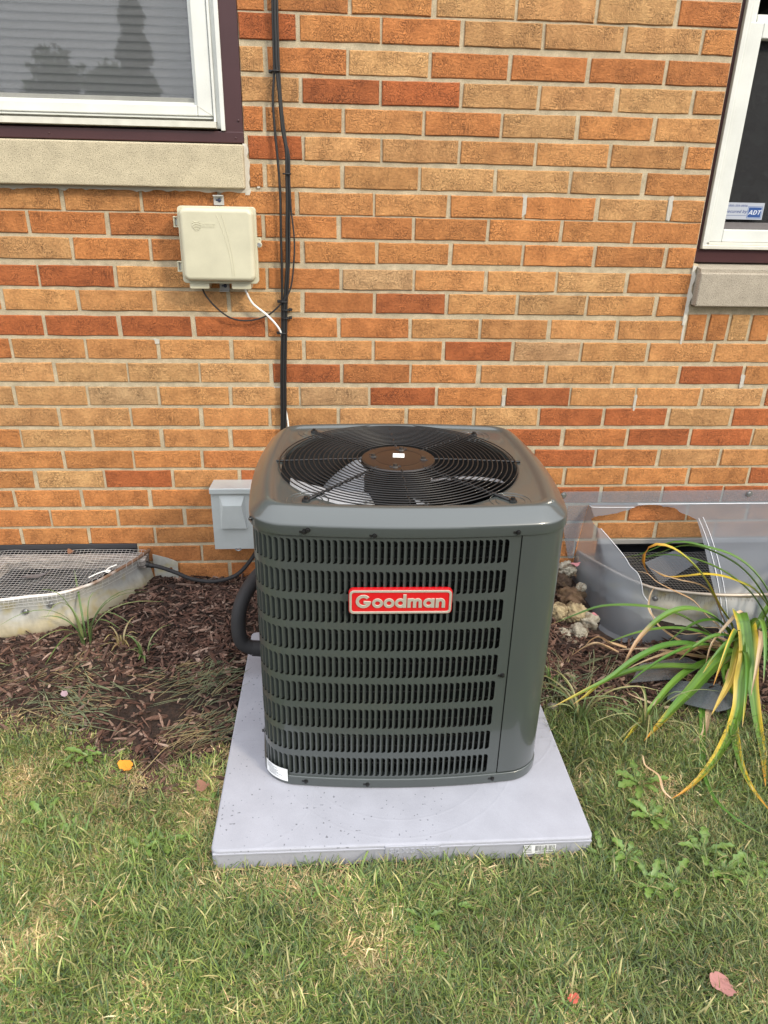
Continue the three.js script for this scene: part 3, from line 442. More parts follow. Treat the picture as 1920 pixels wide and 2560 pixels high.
  mesh('hub', [new THREE.CylinderGeometry(0.078, 0.078, 0.10, 32).translate(0, 0.0, 0)], M.black, fan);
  // wire guard
  const guard = part('fan_guard', AC); guard.position.x = FX; const gyr = (r) => 0.6865 + 0.007 * (1 - (r / 0.27) ** 2);
  for (let i = 0; i < 17; i++) { const r = 0.0945 + i * (0.272 - 0.0945) / 16; mesh('guard_ring', new THREE.TorusGeometry(r, 0.0014, 6, 96).rotateX(Math.PI / 2).translate(0, gyr(r) + 0.0022, 0), M.wire, guard); }
  for (const [x, z] of feet) {
    const d = V(x, 0, z).normalize(), L = Math.hypot(x, z), e = V(-d.z, 0, d.x), P2 = (r, o, h) => V(d.x * r + e.x * o, gyr(Math.min(r, 0.27)) - 0.0012 + h, d.z * r + e.z * o), a = [], b = [];
    for (let i = 0; i <= 36; i++) { const r = lerp(0.075, L - 0.012, i / 36), t = i / 36 * 22; a.push(P2(r, Math.sin(t) * 0.0022, Math.cos(t) * 0.0022)); b.push(P2(r, -Math.sin(t) * 0.0022, -Math.cos(t) * 0.0022)); }
    mesh('guard_arm', [tube(a, 0.0019, 72, 5), tube(b, 0.0019, 72, 5), tube([P2(L - 0.05, 0, 0), P2(L - 0.02, 0, -0.0005), P2(L - 0.004, 0, -0.002), P2(L + 0.008, 0, -0.002)], 0.0042, 12, 7)], M.wire, guard);
    mesh('foot_screw', [new THREE.CylinderGeometry(0.0075, 0.0085, 0.004, 14).translate(d.x * L, 0.6865, d.z * L), new THREE.CylinderGeometry(0.0045, 0.0045, 0.006, 6).translate(d.x * L, 0.690, d.z * L)], M.wire, guard);
  }
  for (const a of [0, Math.PI]) mesh('guard_arm', tube([0.08, 0.15, 0.22, 0.285].map(r => V(Math.cos(a) * r, gyr(Math.min(r, 0.27)) - 0.001, Math.sin(a) * r)), 0.0026, 12, 6), M.wire, guard);
  for (const a of [Math.PI / 2 - 0.03, -Math.PI / 2 - 0.03]) { const pts = []; for (let i = 0; i <= 40; i++) { const r = lerp(0.08, 0.272, i / 40), t = i / 40 * 24; pts.push(V(Math.cos(a) * r + Math.sin(t) * 0.0018, gyr(r) + 0.001 + Math.cos(t) * 0.0016, Math.sin(a) * r)); } mesh('guard_arm', tube(pts, 0.0016, 80, 5), M.wire, guard); }
  // motor plate
  const mp = part('motor_plate', AC); mp.position.set(FX, 0.6925, 0.0);
  mesh('plate', new THREE.LatheGeometry([[0, 0.0022], [0.052, 0.0022], [0.0535, 0.0012], [0.056, 0.0012], [0.0575, 0.0022], [0.080, 0.0022], [0.0845, 0.0008], [0.0858, -0.002], [0.0855, -0.010], [0.07, -0.012]].map(a => new THREE.Vector2(...a)), 72), M.motor, mp);
  for (const a of [0.15, 1.75, 3.3, 4.9]) { const x = Math.cos(a) * 0.058, z = Math.sin(a) * 0.058; mesh('motor_screw', [new THREE.CylinderGeometry(0.0085, 0.009, 0.0016, 16).translate(x, 0.003, z), new THREE.CylinderGeometry(0.0055, 0.0055, 0.006, 6).translate(x, 0.006, z)], M.steel.clone(), mp).material.color.setRGB(0.12, 0.11, 0.10); mesh('screw_slot', new RoundedBoxGeometry(0.026, 0.0008, 0.010, 2, 0.0003).rotateY(-a - 1.2).translate(x * 1.03, 0.0026, z * 1.03), M.blackDull, mp); }
  const wt = canvasTex(128, 96, (c, W, H) => { c.fillStyle = '#e8e8e4'; c.fillRect(0, 0, W, H); c.strokeStyle = '#3b3b40'; c.lineWidth = 3; c.beginPath(); for (const [x, y] of [[22, 18], [70, 14], [30, 44], [66, 42], [24, 66], [72, 64]]) { c.moveTo(x, y); c.lineTo(x + 10, y + 12); c.lineTo(x + 18, y + 1); c.lineTo(x + 26, y + 12); } c.stroke(); });
  mesh('inspection_sticker', new THREE.PlaneGeometry(0.0265, 0.028).rotateX(-Math.PI / 2).rotateY(-0.08).translate(0.002, 0.0026, -0.014), new THREE.MeshPhysicalMaterial({ map: wt, roughness: 0.5 }), mp);
  // screws on the casing
  const screw = (s, y, d) => { const a = at(s), n = V(a.nx, 0, a.nz), c = P(s, y, d), qn = new THREE.Quaternion().setFromUnitVectors(V(0, 0, 1), n); const g = merge([new THREE.CylinderGeometry(0.0062, 0.0066, 0.0016, 14).rotateX(Math.PI / 2), new THREE.CylinderGeometry(0.0042, 0.0044, 0.006, 6).rotateX(Math.PI / 2).translate(0, 0, 0.003), new RoundedBoxGeometry(0.016, 0.0065, 0.0008, 2, 0.0003).translate(-0.004, 0, -0.0002)]); g.scale(0.82, 0.82, 0.82); g.applyQuaternion(qn); g.translate(c.x, c.y, c.z); const o = mesh('casing_screw', g, M.wire, AC); return o; };
  for (const [x, y, d] of [[-0.210, 0.6505, 0.0058], [-0.074, 0.6465, 0.0058], [0.2075, 0.6495, 0.0058], [0.2085, 0.304, 0.001], [-0.221, 0.0145, 0.0048], [-0.081, 0.012, 0.0048], [0.2075, 0.015, 0.0048]]) screw(sAtFrontX(x), y, d);
  for (const f of [0.375 + 0.06, 0.375 + 0.115]) screw(LEN * f, 0.655, 0.006); screw(LEN * 0.50, 0.10, 0.002);
  // rating label bent round the lower left corner
  const lt = canvasTex(256, 128, (c, W, H) => { c.fillStyle = '#e4e6e6'; c.fillRect(0, 0, W, H); const r = rng(8); c.fillStyle = '#4a4d50'; for (let i = 0; i < 9; i++) c.fillRect(14 + (i > 4 ? 30 : 0), 14 + i * 11, 60 + r() * 120, 4); });
  const s1 = sAtFrontX(-0.286); mesh('rating_label', grid(10, 1, (u, v) => P(lerp(s1 + 0.036, s1 - 0.026, u), lerp(0.010, 0.046, v), 0.0062)), new THREE.MeshPhysicalMaterial({ map: lt, roughness: 0.5 }), AC);
  // nameplate
  const pl = part('nameplate', AC), x0 = 0.525 - 0.649, x1 = 0.7325 - 0.649, yb = 0.4735, yt = 0.530, zf = 0.3110;
  const rr = (a0, a1, b0, b1, r) => { const s = new THREE.Shape(); s.moveTo(a0 + r, b0); s.lineTo(a1 - r, b0); s.absarc(a1 - r, b0 + r, r, -Math.PI / 2, 0); s.lineTo(a1, b1 - r); s.absarc(a1 - r, b1 - r, r, 0, Math.PI / 2); s.lineTo(a0 + r, b1); s.absarc(a0 + r, b1 - r, r, Math.PI / 2, Math.PI); s.lineTo(a0, b0 + r); s.absarc(a0 + r, b0 + r, r, Math.PI, Math.PI * 1.5); return s; };
  const ex = (s, d, z, b = 0.0006) => { const g = new THREE.ExtrudeGeometry(s, { depth: d, bevelEnabled: true, bevelSize: b, bevelThickness: b, bevelSegments: 2, curveSegments: 8 }); g.translate(0, 0, z); return g; };
  mesh('back_plate', ex(rr(x0, x1, yb, yt, 0.009), 0.007, zf - 0.003), M.red, pl);
  const fr = rr(x0 + 0.0015, x1 - 0.0015, yb + 0.0015, yt - 0.0028, 0.008); fr.holes.push(rr(x0 + 0.005, x1 - 0.005, yb + 0.005, yt - 0.0062, 0.006));
  mesh('border', ex(fr, 0.0012, zf + 0.0045), M.badge, pl);
  { // plain geometric letters: rings, stems and arches
    const H = 0.0225, w = 0.0062, ring2 = (cx, r, y) => { const s = new THREE.Shape(); s.absarc(cx, y, r, 0, Math.PI * 2); const h = new THREE.Path(); h.absarc(cx, y, r - w * 0.9, 0, Math.PI * 2, true); s.holes.push(h); return s; }, bar = (a, b, c, d) => { const s = new THREE.Shape(); s.moveTo(a, c); s.lineTo(b, c); s.lineTo(b, d); s.lineTo(a, d); s.lineTo(a, c); return s; };
    const arch = (a, b, top) => { const s = new THREE.Shape(), r = (b - a) / 2, c = (a + b) / 2, y = top - r; s.moveTo(a, y); s.absarc(c, y, r, Math.PI, 0, true); s.lineTo(b, 0); s.lineTo(b - w, 0); s.lineTo(b - w, y); s.absarc(c, y, r - w * 0.95, 0, Math.PI, false); s.lineTo(a, y); return s; };
    const R = 0.0108, y = R - 0.0002, sh2 = []; let x = 0; const RG = 0.0152, g = new THREE.Shape(), cy = RG - 0.0003, a1 = 0.72, a0 = -0.02 + Math.PI * 2;
    g.absarc(RG, cy, RG, a1, a0, false); g.lineTo(RG + 0.0008, cy + 0.001); g.lineTo(RG + 0.0008, cy - 0.0052); g.lineTo(RG + RG - w - 0.0022, cy - 0.0052); g.absarc(RG, cy, RG - w, -0.62 + Math.PI * 2, a1, true); sh2.push(g); x = RG * 2 + 0.0026;
    for (let i = 0; i < 2; i++) { sh2.push(ring2(x + R, R, y)); x += 2 * R + 0.0016; }
    sh2.push(ring2(x + R, R, y)); sh2.push(bar(x + 2 * R - w * 0.85, x + 2 * R + 0.0008, 0, 0.0308)); x += 2 * R + 0.0036;
    sh2.push(bar(x, x + w, 0, 2 * R - 0.0005), arch(x + 0.0005, x + 0.0175, 2 * R), arch(x + 0.0120, x + 0.0290, 2 * R)); x += 0.0290 + 0.0030;
    sh2.push(ring2(x + R, R, y)); sh2.push(bar(x + 2 * R - w * 0.85, x + 2 * R + 0.0008, 0, 2 * R - 0.0005)); x += 2 * R + 0.0036;
    sh2.push(bar(x, x + w, 0, 2 * R - 0.0005), arch(x + 0.0005, x + 0.0190, 2 * R)); x += 0.0190;
    const lg = sh2.map((s, i) => { const g2 = new THREE.ExtrudeGeometry(s, { depth: 0.0014, bevelEnabled: true, bevelSize: 0.0003, bevelThickness: 0.0004, bevelSegments: 1, curveSegments: 24 }); g2.translate(0, 0, i * 0.00004); return g2; });
    const all = merge(lg); all.scale(0.180 / x, 0.98, 1); all.translate((x0 + x1) / 2 - 0.090, yb + 0.0145, zf + 0.0045); mesh('lettering', all, M.badge, pl);
  }
  pl.rotation.x = 0; pl.position.z = 0.0015;
}

// ---------------------------------------------------------------- phone box, cables, disconnect box, pipes
{
  const b = thing('utility_box', 'beige plastic telephone junction box on the bricks below the left sill', 'utility box', [0.180, 1.012, 0.0]);
  // front cover 0.21 x 0.198, base plate behind
  const W = 0.2085, H = 0.1985, rr = (w, h, r, y0 = 0) => { const s = new THREE.Shape(), x0 = -w / 2, x1 = w / 2, a = y0, c = y0 + h; s.moveTo(x0 + r, a); s.lineTo(x1 - r, a); s.absarc(x1 - r, a + r, r, -Math.PI / 2, 0); s.lineTo(x1, c - r); s.absarc(x1 - r, c - r, r, 0, Math.PI / 2); s.lineTo(x0 + r, c); s.absarc(x0 + r, c - r, r, Math.PI / 2, Math.PI); s.lineTo(x0, a + r); s.absarc(x0 + r, a + r, r, Math.PI, 1.5 * Math.PI); return s; };
  const ex = (s, d, z, bev, n = 4) => { const g = new THREE.ExtrudeGeometry(s, { depth: d, bevelEnabled: true, bevelSize: bev, bevelThickness: bev, bevelSegments: n, curveSegments: 8 }); g.translate(0, 0, z); return boxUV(g, 0.4); };
  mesh('base', ex(rr(W - 0.018, H - 0.020, 0.006, 0.010), 0.040, 0.004, 0.002), M.boxBeige, b);
  const lid = part('cover', b);
  mesh('rim', ex(rr(W - 0.003, H - 0.003, 0.009, 0.0015), 0.018, 0.045, 0.0015, 2), M.boxBeige, lid);
  const fg = new THREE.ExtrudeGeometry(rr(W - 0.036, H - 0.034, 0.006, 0.019), { depth: 0.008, bevelEnabled: true, bevelSize: 0.012, bevelThickness: 0.015, bevelSegments: 8, curveSegments: 8 }); fg.translate(0, 0, 0.064);
  mesh('face', boxUV(fg, 0.4), M.boxBeige, lid);
  const zf = 0.0872, sw = (o) => { const p = []; for (let i = 0; i <= 20; i++) { const t = i / 20; p.push(V(lerp(0.004 + o, 0.036 + o * 0.4, 1 - (1 - t) ** 1.9), lerp(H - 0.020, 0.022, t), zf - 0.0003)); } return tube(p, 0.0010, 30, 5); };
  mesh('swoosh_ridge', [sw(-0.002), sw(0.012)], M.boxBeige, lid);
  const gx = -0.052, gyy = 0.152, logo = []; for (let i = 0; i < 6; i++) { const y = lerp(0.0095, -0.0105, i / 5), w = Math.sqrt(Math.max(0, 0.0125 ** 2 - y * y)); const p = []; for (let k = 0; k <= 10; k++) { const t = k / 10 * 2 - 1; p.push(V(gx + t * w, gyy + y - 0.0030 * (1 - t * t), zf)); } logo.push(tube(p, 0.0012, 14, 5)); }
  const tg = new TextGeometry('AT&T', { font, size: 0.0105, depth: 0.0008, curveSegments: 4 }); tg.translate(gx + 0.0145, gyy - 0.0058, zf - 0.0001);
  mesh('embossed_logo', [...logo, tg], M.boxBeige, lid);
  for (const y of [0.145, 0.030]) { const h = part('hinge', b); mesh('hinge_body', [box(-W / 2 - 0.0135, -W / 2 - 0.0095, y, y + 0.026, 0.040, 0.058, 0.001), box(-W / 2 - 0.0135, -W / 2 + 0.004, y + 0.0235, y + 0.0265, 0.040, 0.060, 0.001), box(-W / 2 - 0.0135, -W / 2 + 0.004, y - 0.001, y + 0.002, 0.040, 0.060, 0.001), box(-W / 2 - 0.0040, -W / 2 - 0.001, y, y + 0.026, 0.040, 0.058, 0.001)], M.boxBeige, h); mesh('hinge_slot', box(-W / 2 - 0.0094, -W / 2 - 0.0042, y + 0.004, y + 0.021, 0.040, 0.053, 0.0005), M.greyPlastic, h); }
  { const s = new THREE.Shape(); s.absarc(0, 0, 0.0072, 0, Math.PI * 2); const s2 = rr(0.011, 0.012, 0.003, 0.006); const hole = new THREE.Path(); hole.absarc(0, 0.0125, 0.0025, 0, Math.PI * 2, true); s2.holes.push(hole);
    const lt = part('latch', b); lt.position.set(W / 2 + 0.0045, 0.103, 0.048); mesh('latch_tab', [ex(s, 0.006, 0, 0.0008, 2), ex(s2, 0.004, 0.0, 0.0006, 2), box(-0.008, 0, -0.005, 0.012, 0, 0.004, 0.001)], M.boxBeige, lt); mesh('latch_screw', [new THREE.CylinderGeometry(0.0042, 0.0042, 0.003, 16).rotateX(Math.PI / 2).translate(0, 0, 0.0085), new THREE.TorusGeometry(0.0045, 0.0009, 6, 20).translate(0, 0, 0.0095)], M.steel, lt); }
  for (const [y, top] of [[0.2, 1], [-0.026, 0]]) { const br = part('bracket', b); mesh('bracket_plate', [box(-0.014, 0.014, y, y + 0.026, 0.002, 0.006, 0.001), box(-0.014, 0.014, top ? y + 0.0225 : y - 0.002, top ? y + 0.026 : y + 0.001, 0.002, 0.018, 0.001)], M.greyPlastic, br); mesh('bracket_screw', [new THREE.SphereGeometry(0.0052, 12, 8).scale(1, 1, 0.6).translate(0.002, y + 0.013, 0.0068), box(-0.008, 0, y + 0.011, y + 0.015, 0.0055, 0.0066, 0.0004)], M.blue, br); }
  for (const x of [-0.061, 0.055]) { const g = new THREE.ExtrudeGeometry(rr(0.050, 0.017, 0.002, -0.0135), { depth: 0.046, bevelEnabled: true, bevelSize: 0.002, bevelThickness: 0.002, bevelSegments: 2 }); g.translate(x, 0, 0.014); mesh('cable_port', boxUV(g, 0.4), M.boxBeige, b); }
}
const cable = (name, pts, r, m, label, group) => tag(mesh(name, tube(pts, r, pts.length * 10, 7), m), label, 'cable', group);
cable('black_cable', [[0.353, 1.99, 0.018], [0.353, 1.701, 0.018], [0.352, 1.638, 0.018], [0.352, 1.588, 0.018], [0.352, 1.538, 0.018], [0.357, 1.46, 0.018], [0.361, 1.401, 0.018], [0.369, 1.351, 0.018], [0.368, 1.289, 0.018], [0.367, 1.22, 0.018], [0.364, 1.161, 0.018], [0.360, 1.05, 0.018], [0.35, 0.954, 0.018], [0.346, 0.874, 0.018], [0.339, 0.736, 0.018], [0.337, 0.664, 0.018], [0.333, 0.575, 0.018], [0.328, 0.45, 0.018], [0.33, 0.2, 0.014], [0.36, 0.05, 0.03]], 0.0040, M.black, 'thick black cable down the wall, middle one of the bundle');
cable('black_cable', [[0.346, 1.99, 0.016], [0.347, 1.701, 0.016], [0.346, 1.589, 0.016], [0.345, 1.533, 0.016], [0.339, 1.47, 0.016], [0.341, 1.4, 0.016], [0.346, 1.323, 0.016], [0.349, 1.245, 0.016], [0.347, 1.13, 0.016], [0.346, 1.049, 0.016], [0.344, 0.973, 0.016], [0.340, 0.874, 0.016], [0.3325, 0.735, 0.016], [0.327, 0.574, 0.016], [0.318, 0.45, 0.016], [0.32, 0.2, 0.014], [0.35, 0.05, 0.03]], 0.0035, M.black, 'black cable bowing out left of the bundle below the top clip');
cable('black_cable', [[0.359, 1.99, 0.015], [0.358, 1.70, 0.015], [0.357, 1.55, 0.015], [0.361, 1.45, 0.016], [0.368, 1.38, 0.017], [0.375, 1.33, 0.018], [0.3745, 1.28, 0.017], [0.372, 1.2, 0.016], [0.369, 1.1, 0.016], [0.363, 1.02, 0.016], [0.356, 0.95, 0.016], [0.352, 0.87, 0.016], [0.345, 0.735, 0.016], [0.343, 0.66, 0.016], [0.339, 0.57, 0.016], [0.334, 0.42, 0.016], [0.335, 0.2, 0.014], [0.37, 0.05, 0.03]], 0.0035, M.black, 'black cable on the right edge of the bundle, running down behind the unit');
cable('thin_drop_cable', [[0.350, 1.532, 0.017], [0.355, 1.496, 0.017], [0.360, 1.422, 0.018], [0.366, 1.379, 0.018], [0.376, 1.346, 0.019], [0.376, 1.266, 0.019], [0.378, 1.2, 0.019], [0.384, 1.13, 0.019], [0.381, 1.069, 0.019], [0.368, 0.993, 0.020], [0.346, 0.959, 0.020], [0.303, 0.921, 0.018], [0.248, 0.904, 0.019], [0.196, 0.91, 0.020], [0.152, 0.944, 0.026], [0.125, 0.984, 0.034], [0.121, 1.005, 0.036]], 0.0024, M.blackDull, 'thin dark cable looping under the beige box into its left port');
cable('white_cable', [[0.236, 1.004, 0.036], [0.244, 0.987, 0.034], [0.259, 0.955, 0.028], [0.297, 0.922, 0.022], [0.322, 0.896, 0.022], [0.336, 0.872, 0.018], [0.3395, 0.835, 0.0055], [0.336, 0.779, 0.0045], [0.334, 0.701, 0.0045], [0.342, 0.628, 0.0055], [0.3475, 0.583, 0.008], [0.345, 0.45, 0.012], [0.345, 0.1, 0.02]], 0.0031, M.white, 'white cable from the right port of the beige box to the black bundle');
[[0.349, 1.533, 'cable clip nailed beside the black cables at the top of the wall', -1], [0.369, 1.294, 'small tie round the cables level with the left concrete sill', 0], [0.348, 0.958, 'cable clip where the thin loop meets the bundle', -1], [0.353, 0.935, 'cable clip just below the thin loop, nail on the right', 1], [0.352, 0.912, 'cable clip at the right of the bundle above the white cable', 1], [0.343, 0.868, 'cable clip holding the white cable to the bundle', -1]].forEach(([x, y, label, side]) => {
  const c = thing('cable_clip', label, 'cable clip', [x, y, 0.018], 'clips on the wall cables');
  mesh('strap', new THREE.TorusGeometry(0.0098, 0.0022, 6, 20).rotateX(Math.PI / 2).scale(1, 1, 0.9), M.black, c);
  if (side) { mesh('nail_tab', box(side > 0 ? 0.008 : -0.019, side > 0 ? 0.019 : -0.008, -0.004, 0.004, -0.012, -0.004, 0.002), M.black, c); mesh('nail', new THREE.CylinderGeometry(0.0028, 0.0028, 0.020, 8).rotateX(Math.PI / 2).translate(side * 0.0145, 0, -0.006), M.steel, c).material = M.black; }
});
{
  const d = thing('disconnect_box', 'light grey metal disconnect box on the wall left of the unit', 'electrical box', [0.1725, 0.193, 0.0]);
  const w = 0.0675;
  mesh('case', boxUV(box(-w + 0.001, w - 0.001, 0.002, 0.192, 0.002, 0.083, 0.002), 0.5), M.galvPaint, d);
  mesh('lid', (() => { const s = new THREE.Shape([[0, 0.2055], [0.094, 0.213], [0.096, 0.211], [0.096, 0.196], [0.0935, 0.196], [0.0935, 0.206], [0, 0.200]].map(a => new THREE.Vector2(...a))); const g = new THREE.ExtrudeGeometry(s, { depth: 2 * w + 0.004, bevelEnabled: false }); g.rotateY(-Math.PI / 2); g.translate(w + 0.002, 0, 0.001); return boxUV(g, 0.5); })(), M.galvPaint, d);
  { // door with a pressed raised field
    const x0 = -0.043, x1 = 0.040, y0 = 0.074, y1 = 0.186, ix0 = -0.031, ix1 = 0.026, iz = -0.010, iy1 = 0.155;
    const c = [[-w, 0.0, 0], [w, 0.0, 0], [w, 0.1955, 0], [-w, 0.1955, 0], [x0, y0, 0], [x1, y0, 0], [x1 - 0.004, y1, 0], [x0 + 0.002, y1, 0], [ix0 - 0.010, y0 + 0.003, -iz], [ix1 + 0.012, y0 + 0.003, -iz], [ix1, iy1, -iz], [ix0, iy1, -iz]];
    const quads = [[0, 1, 5, 4], [1, 2, 6, 5], [2, 3, 7, 6], [3, 0, 4, 7], [4, 5, 9, 8], [5, 6, 10, 9], [6, 7, 11, 10], [7, 4, 8, 11], [8, 9, 10, 11]], pos = [];
    const P = (i) => [c[i][0], c[i][1], 0.088 + c[i][2]];
    for (const [a, b2, e, f] of quads) pos.push(...P(a), ...P(b2), ...P(e), ...P(a), ...P(e), ...P(f));
    let g = new THREE.BufferGeometry(); g.setAttribute('position', new THREE.Float32BufferAttribute(pos, 3)); g = boxUV(g, 0.5); g.computeVertexNormals();
    mesh('door', [g, boxUV(box(-w, w, 0, 0.195, 0.084, 0.0878, 0.0008), 0.5)], M.galvPaint, d);
  }
  mesh('hasp', [new THREE.TorusGeometry(0.0075, 0.0028, 6, 20).scale(1.15, 0.75, 0.6).translate(0.006, -0.001, 0.087)], M.steel, d);
  mesh('door_screw', [new THREE.SphereGeometry(0.0022, 8, 6).scale(1, 1, 0.5).translate(-0.060, 0.187, 0.0885), new THREE.SphereGeometry(0.0022, 8, 6).scale(1, 1, 0.5).translate(0.058, 0.187, 0.0885)], M.steel, d);
}
cable('power_cord', [[-0.128, 0.121, 0.052], [-0.086, 0.113, 0.056], [-0.035, 0.094, 0.060], [0.015, 0.072, 0.064], [0.087, 0.062, 0.066], [0.162, 0.084, 0.066], [0.215, 0.140, 0.060], [0.243, 0.190, 0.050], [0.25, 0.22, 0.04]], 0.0068, M.blackDull, 'black power cord sagging from the grey box to the left window well');
tag(mesh('cord_connector', [tube([[-0.136, 0.124, 0.048], [-0.120, 0.1195, 0.053]], 0.0105, 4, 8), tube([[-0.128, 0.121, 0.05], [-0.108, 0.117, 0.054]], 0.0085, 4, 8)], M.black), 'black cord fitting on the rim of the left window well', 'cord fitting');
{
  const p = thing('insulated_pipe', 'black foam insulated pipe bending round into the left of the unit', 'pipe');
  mesh('foam_sleeve', tube([[0.40, 0.265, 0.18], [0.335, 0.262, 0.27], [0.262, 0.245, 0.385], [0.228, 0.200, 0.452], [0.222, 0.140, 0.476], [0.232, 0.098, 0.482], [0.262, 0.080, 0.482]], 0.0205, 60, 16), M.blackDull, p);
  mesh('foam_sleeve', tube([[0.258, 0.0815, 0.482], [0.30, 0.076, 0.480], [0.36, 0.074, 0.478]], 0.0225, 12, 16), M.blackDull, p);
  const c = mesh('copper_line', tube([[0.36, 0.255, 0.42], [0.312, 0.225, 0.43], [0.3035, 0.17, 0.435], [0.302, 0.125, 0.44], [0.312, 0.105, 0.445], [0.36, 0.10, 0.45]], 0.0052, 40, 8), M.copper, p);
}

// ---------------------------------------------------------------- left window well with its wire cover
{
  const w = thing('window_well', 'galvanized steel window well at the left, stained and half round', 'window well');
  const C = WELL_L.curve.slice().reverse(), pts = []; // right half, from the wall outward, then the left half
  for (const [d, z] of C) pts.push(V(WELL_L.cx + d, 0, z)); for (const [d, z] of WELL_L.curve.slice(1)) pts.push(V(WELL_L.cx - d, 0, z));
  const path = new THREE.CatmullRomCurve3(pts, false, 'centripetal'), off = (u, y, d) => { const p = path.getPointAt(u), t = path.getTangentAt(u), n = V(t.z, 0, -t.x); if (n.z < 0) n.negate(); return V(p.x + n.x * d, y, p.z + n.z * d); };
  const prof = []; for (let i = 0; i <= 30; i++) { const y = lerp(0.1475, -0.36, i / 30); prof.push([0.006 * Math.sin((0.1475 - y) / 0.135 * 2 * Math.PI + 2.9) - 0.002 * smooth(0.14, 0.15, y), y]); }
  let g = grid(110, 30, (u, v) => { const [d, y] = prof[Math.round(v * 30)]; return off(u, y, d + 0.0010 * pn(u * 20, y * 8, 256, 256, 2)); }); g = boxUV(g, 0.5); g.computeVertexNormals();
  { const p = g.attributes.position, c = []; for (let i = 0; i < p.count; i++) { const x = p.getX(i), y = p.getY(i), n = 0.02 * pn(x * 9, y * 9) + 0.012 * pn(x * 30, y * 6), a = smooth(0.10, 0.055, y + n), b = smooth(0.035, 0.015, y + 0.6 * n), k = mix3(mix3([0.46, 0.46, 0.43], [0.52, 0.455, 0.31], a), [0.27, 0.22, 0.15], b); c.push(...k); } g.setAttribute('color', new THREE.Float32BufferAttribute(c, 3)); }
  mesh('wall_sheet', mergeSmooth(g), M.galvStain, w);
  const rim = []; for (let i = 0; i <= 60; i++) rim.push(off(i / 60, 0.1485 + 0.0012 * Math.sin(i), 0)); const rg = tube(rim, 0.0058, 160, 8);
  { const p = rg.attributes.position, c = []; for (let i = 0; i < p.count; i++) { const x = p.getX(i), q = smooth(-0.36, -0.17, x + 0.10 * pn(x * 40, p.getZ(i) * 40)), k = 0.75 + 0.25 * q; c.push(lerp(1, 0.30, q), lerp(1, 0.19, q), lerp(1, 0.13, q)); } rg.setAttribute('color', new THREE.Float32BufferAttribute(c, 3)); }
  mesh('rim', rg, M.rim, w);
  { const s = new THREE.Shape([[-0.118, 0.02], [-0.045, 0.02], [-0.040, 0.05], [-0.038, 0.105], [-0.07, 0.120], [-0.118, 0.135]].map(a => new THREE.Vector2(...a))), h = new THREE.Path(); h.absellipse(-0.062, 0.078, 0.005, 0.008, 0, Math.PI * 2); s.holes.push(h); let g = new THREE.ExtrudeGeometry(s, { depth: 0.003, bevelEnabled: false }); g.translate(0, 0, 0.004); mesh('flange', boxUV(g, 0.5), M.galv, w); }
  for (const [u, y] of [[0.345, 0.106], [0.29, 0.118]]) { const p = off(u, y, 0.007), q = off(u, y, 0.012); mesh('bolt', [rod(p, p.clone().lerp(q, 0.3), 0.010, 18), rod(p, q.clone().lerp(p, -0.4), 0.0055, 6)], M.steel, w); }

  const c = thing('wire_cover', 'wire mesh cover on weathered boards over the left window well', 'wire cover');
  const rimZ = (x) => wellZ(WELL_L, x), S = (x, t) => { // t metres out from the wall; past the rim the mesh hangs down
    const zr = Math.max(0.012, rimZ(x)) + 0.007, wob = 0.004 * pn(x * 8, t * 8) + 0.003 * pn(x * 19, t * 19) - 0.010 * Math.sin(Math.PI * clamp(t / zr, 0, 1));
    if (t < zr) return V(x, 0.156 + wob, t); const o = t - zr; return V(x + 0.15 * o * Math.sin(x * 31), 0.156 - o, zr + 0.0065 + 0.002 * Math.sin(x * 40 + o * 90));
  };
  const wires = [], r = rng(14), hang = (x) => 0.030 + 0.006 * pn(x * 7, 1.5);
  for (let x = -0.98; x < -0.135; x += 0.0122) { const T = rimZ(x) + 0.007 + hang(x), n = Math.max(4, Math.round(T / 0.02)), p = []; for (let i = 0; i <= n; i++) p.push(S(x + 0.001 * pn(i, x * 50), lerp(0.008, T, i / n))); wires.push(tube(p, 0.00062, n * 2, 4)); }
  for (let t = 0.008; t < 0.36; t += 0.0122) { let run = []; const flush = () => { if (run.length > 2) wires.push(tube(run, 0.00062, run.length, 4)); run = []; }; for (let x = -0.98; x < -0.128; x += 0.0122) { const lim = rimZ(x) + 0.004; if (t < lim) run.push(S(x, t + 0.001 * pn(x * 60, t * 60))); else flush(); } flush(); }
  { for (let k = 0; k < 3; k++) { const p = []; for (let x = -0.80; x < -0.15; x += 0.0122) p.push(S(x, rimZ(x) + 0.007 + 0.010 + k * 0.0105)); wires.push(tube(p, 0.00062, p.length, 4)); } }
  tag(mesh('wire_mesh', wires, M.meshWire, c), 'square galvanized wire mesh', null, null, 'stuff');
  mesh('plank', boxUV(box(-0.60, -0.128, 0.112, 0.145, 0.014, 0.060, 0.003), 0.4), M.wood, c);
  const p2 = mesh('plank', boxUV(box(-0.032, 0.032, -0.017, 0.017, -0.14, 0.14, 0.003), 0.4), M.wood, c); p2.position.set(-0.612, 0.124, 0.175); p2.rotation.y = -0.12;
  tag(mesh('wire_hook', tube([[-0.262, 0.160, 0.205], [-0.238, 0.163, 0.182], [-0.219, 0.164, 0.170], [-0.206, 0.166, 0.172], [-0.208, 0.165, 0.181], [-0.217, 0.164, 0.178], [-0.216, 0.166, 0.160], [-0.196, 0.167, 0.138]], 0.0022, 40, 6), M.white), 'bent white wire lying on the mesh of the left window well', 'wire');
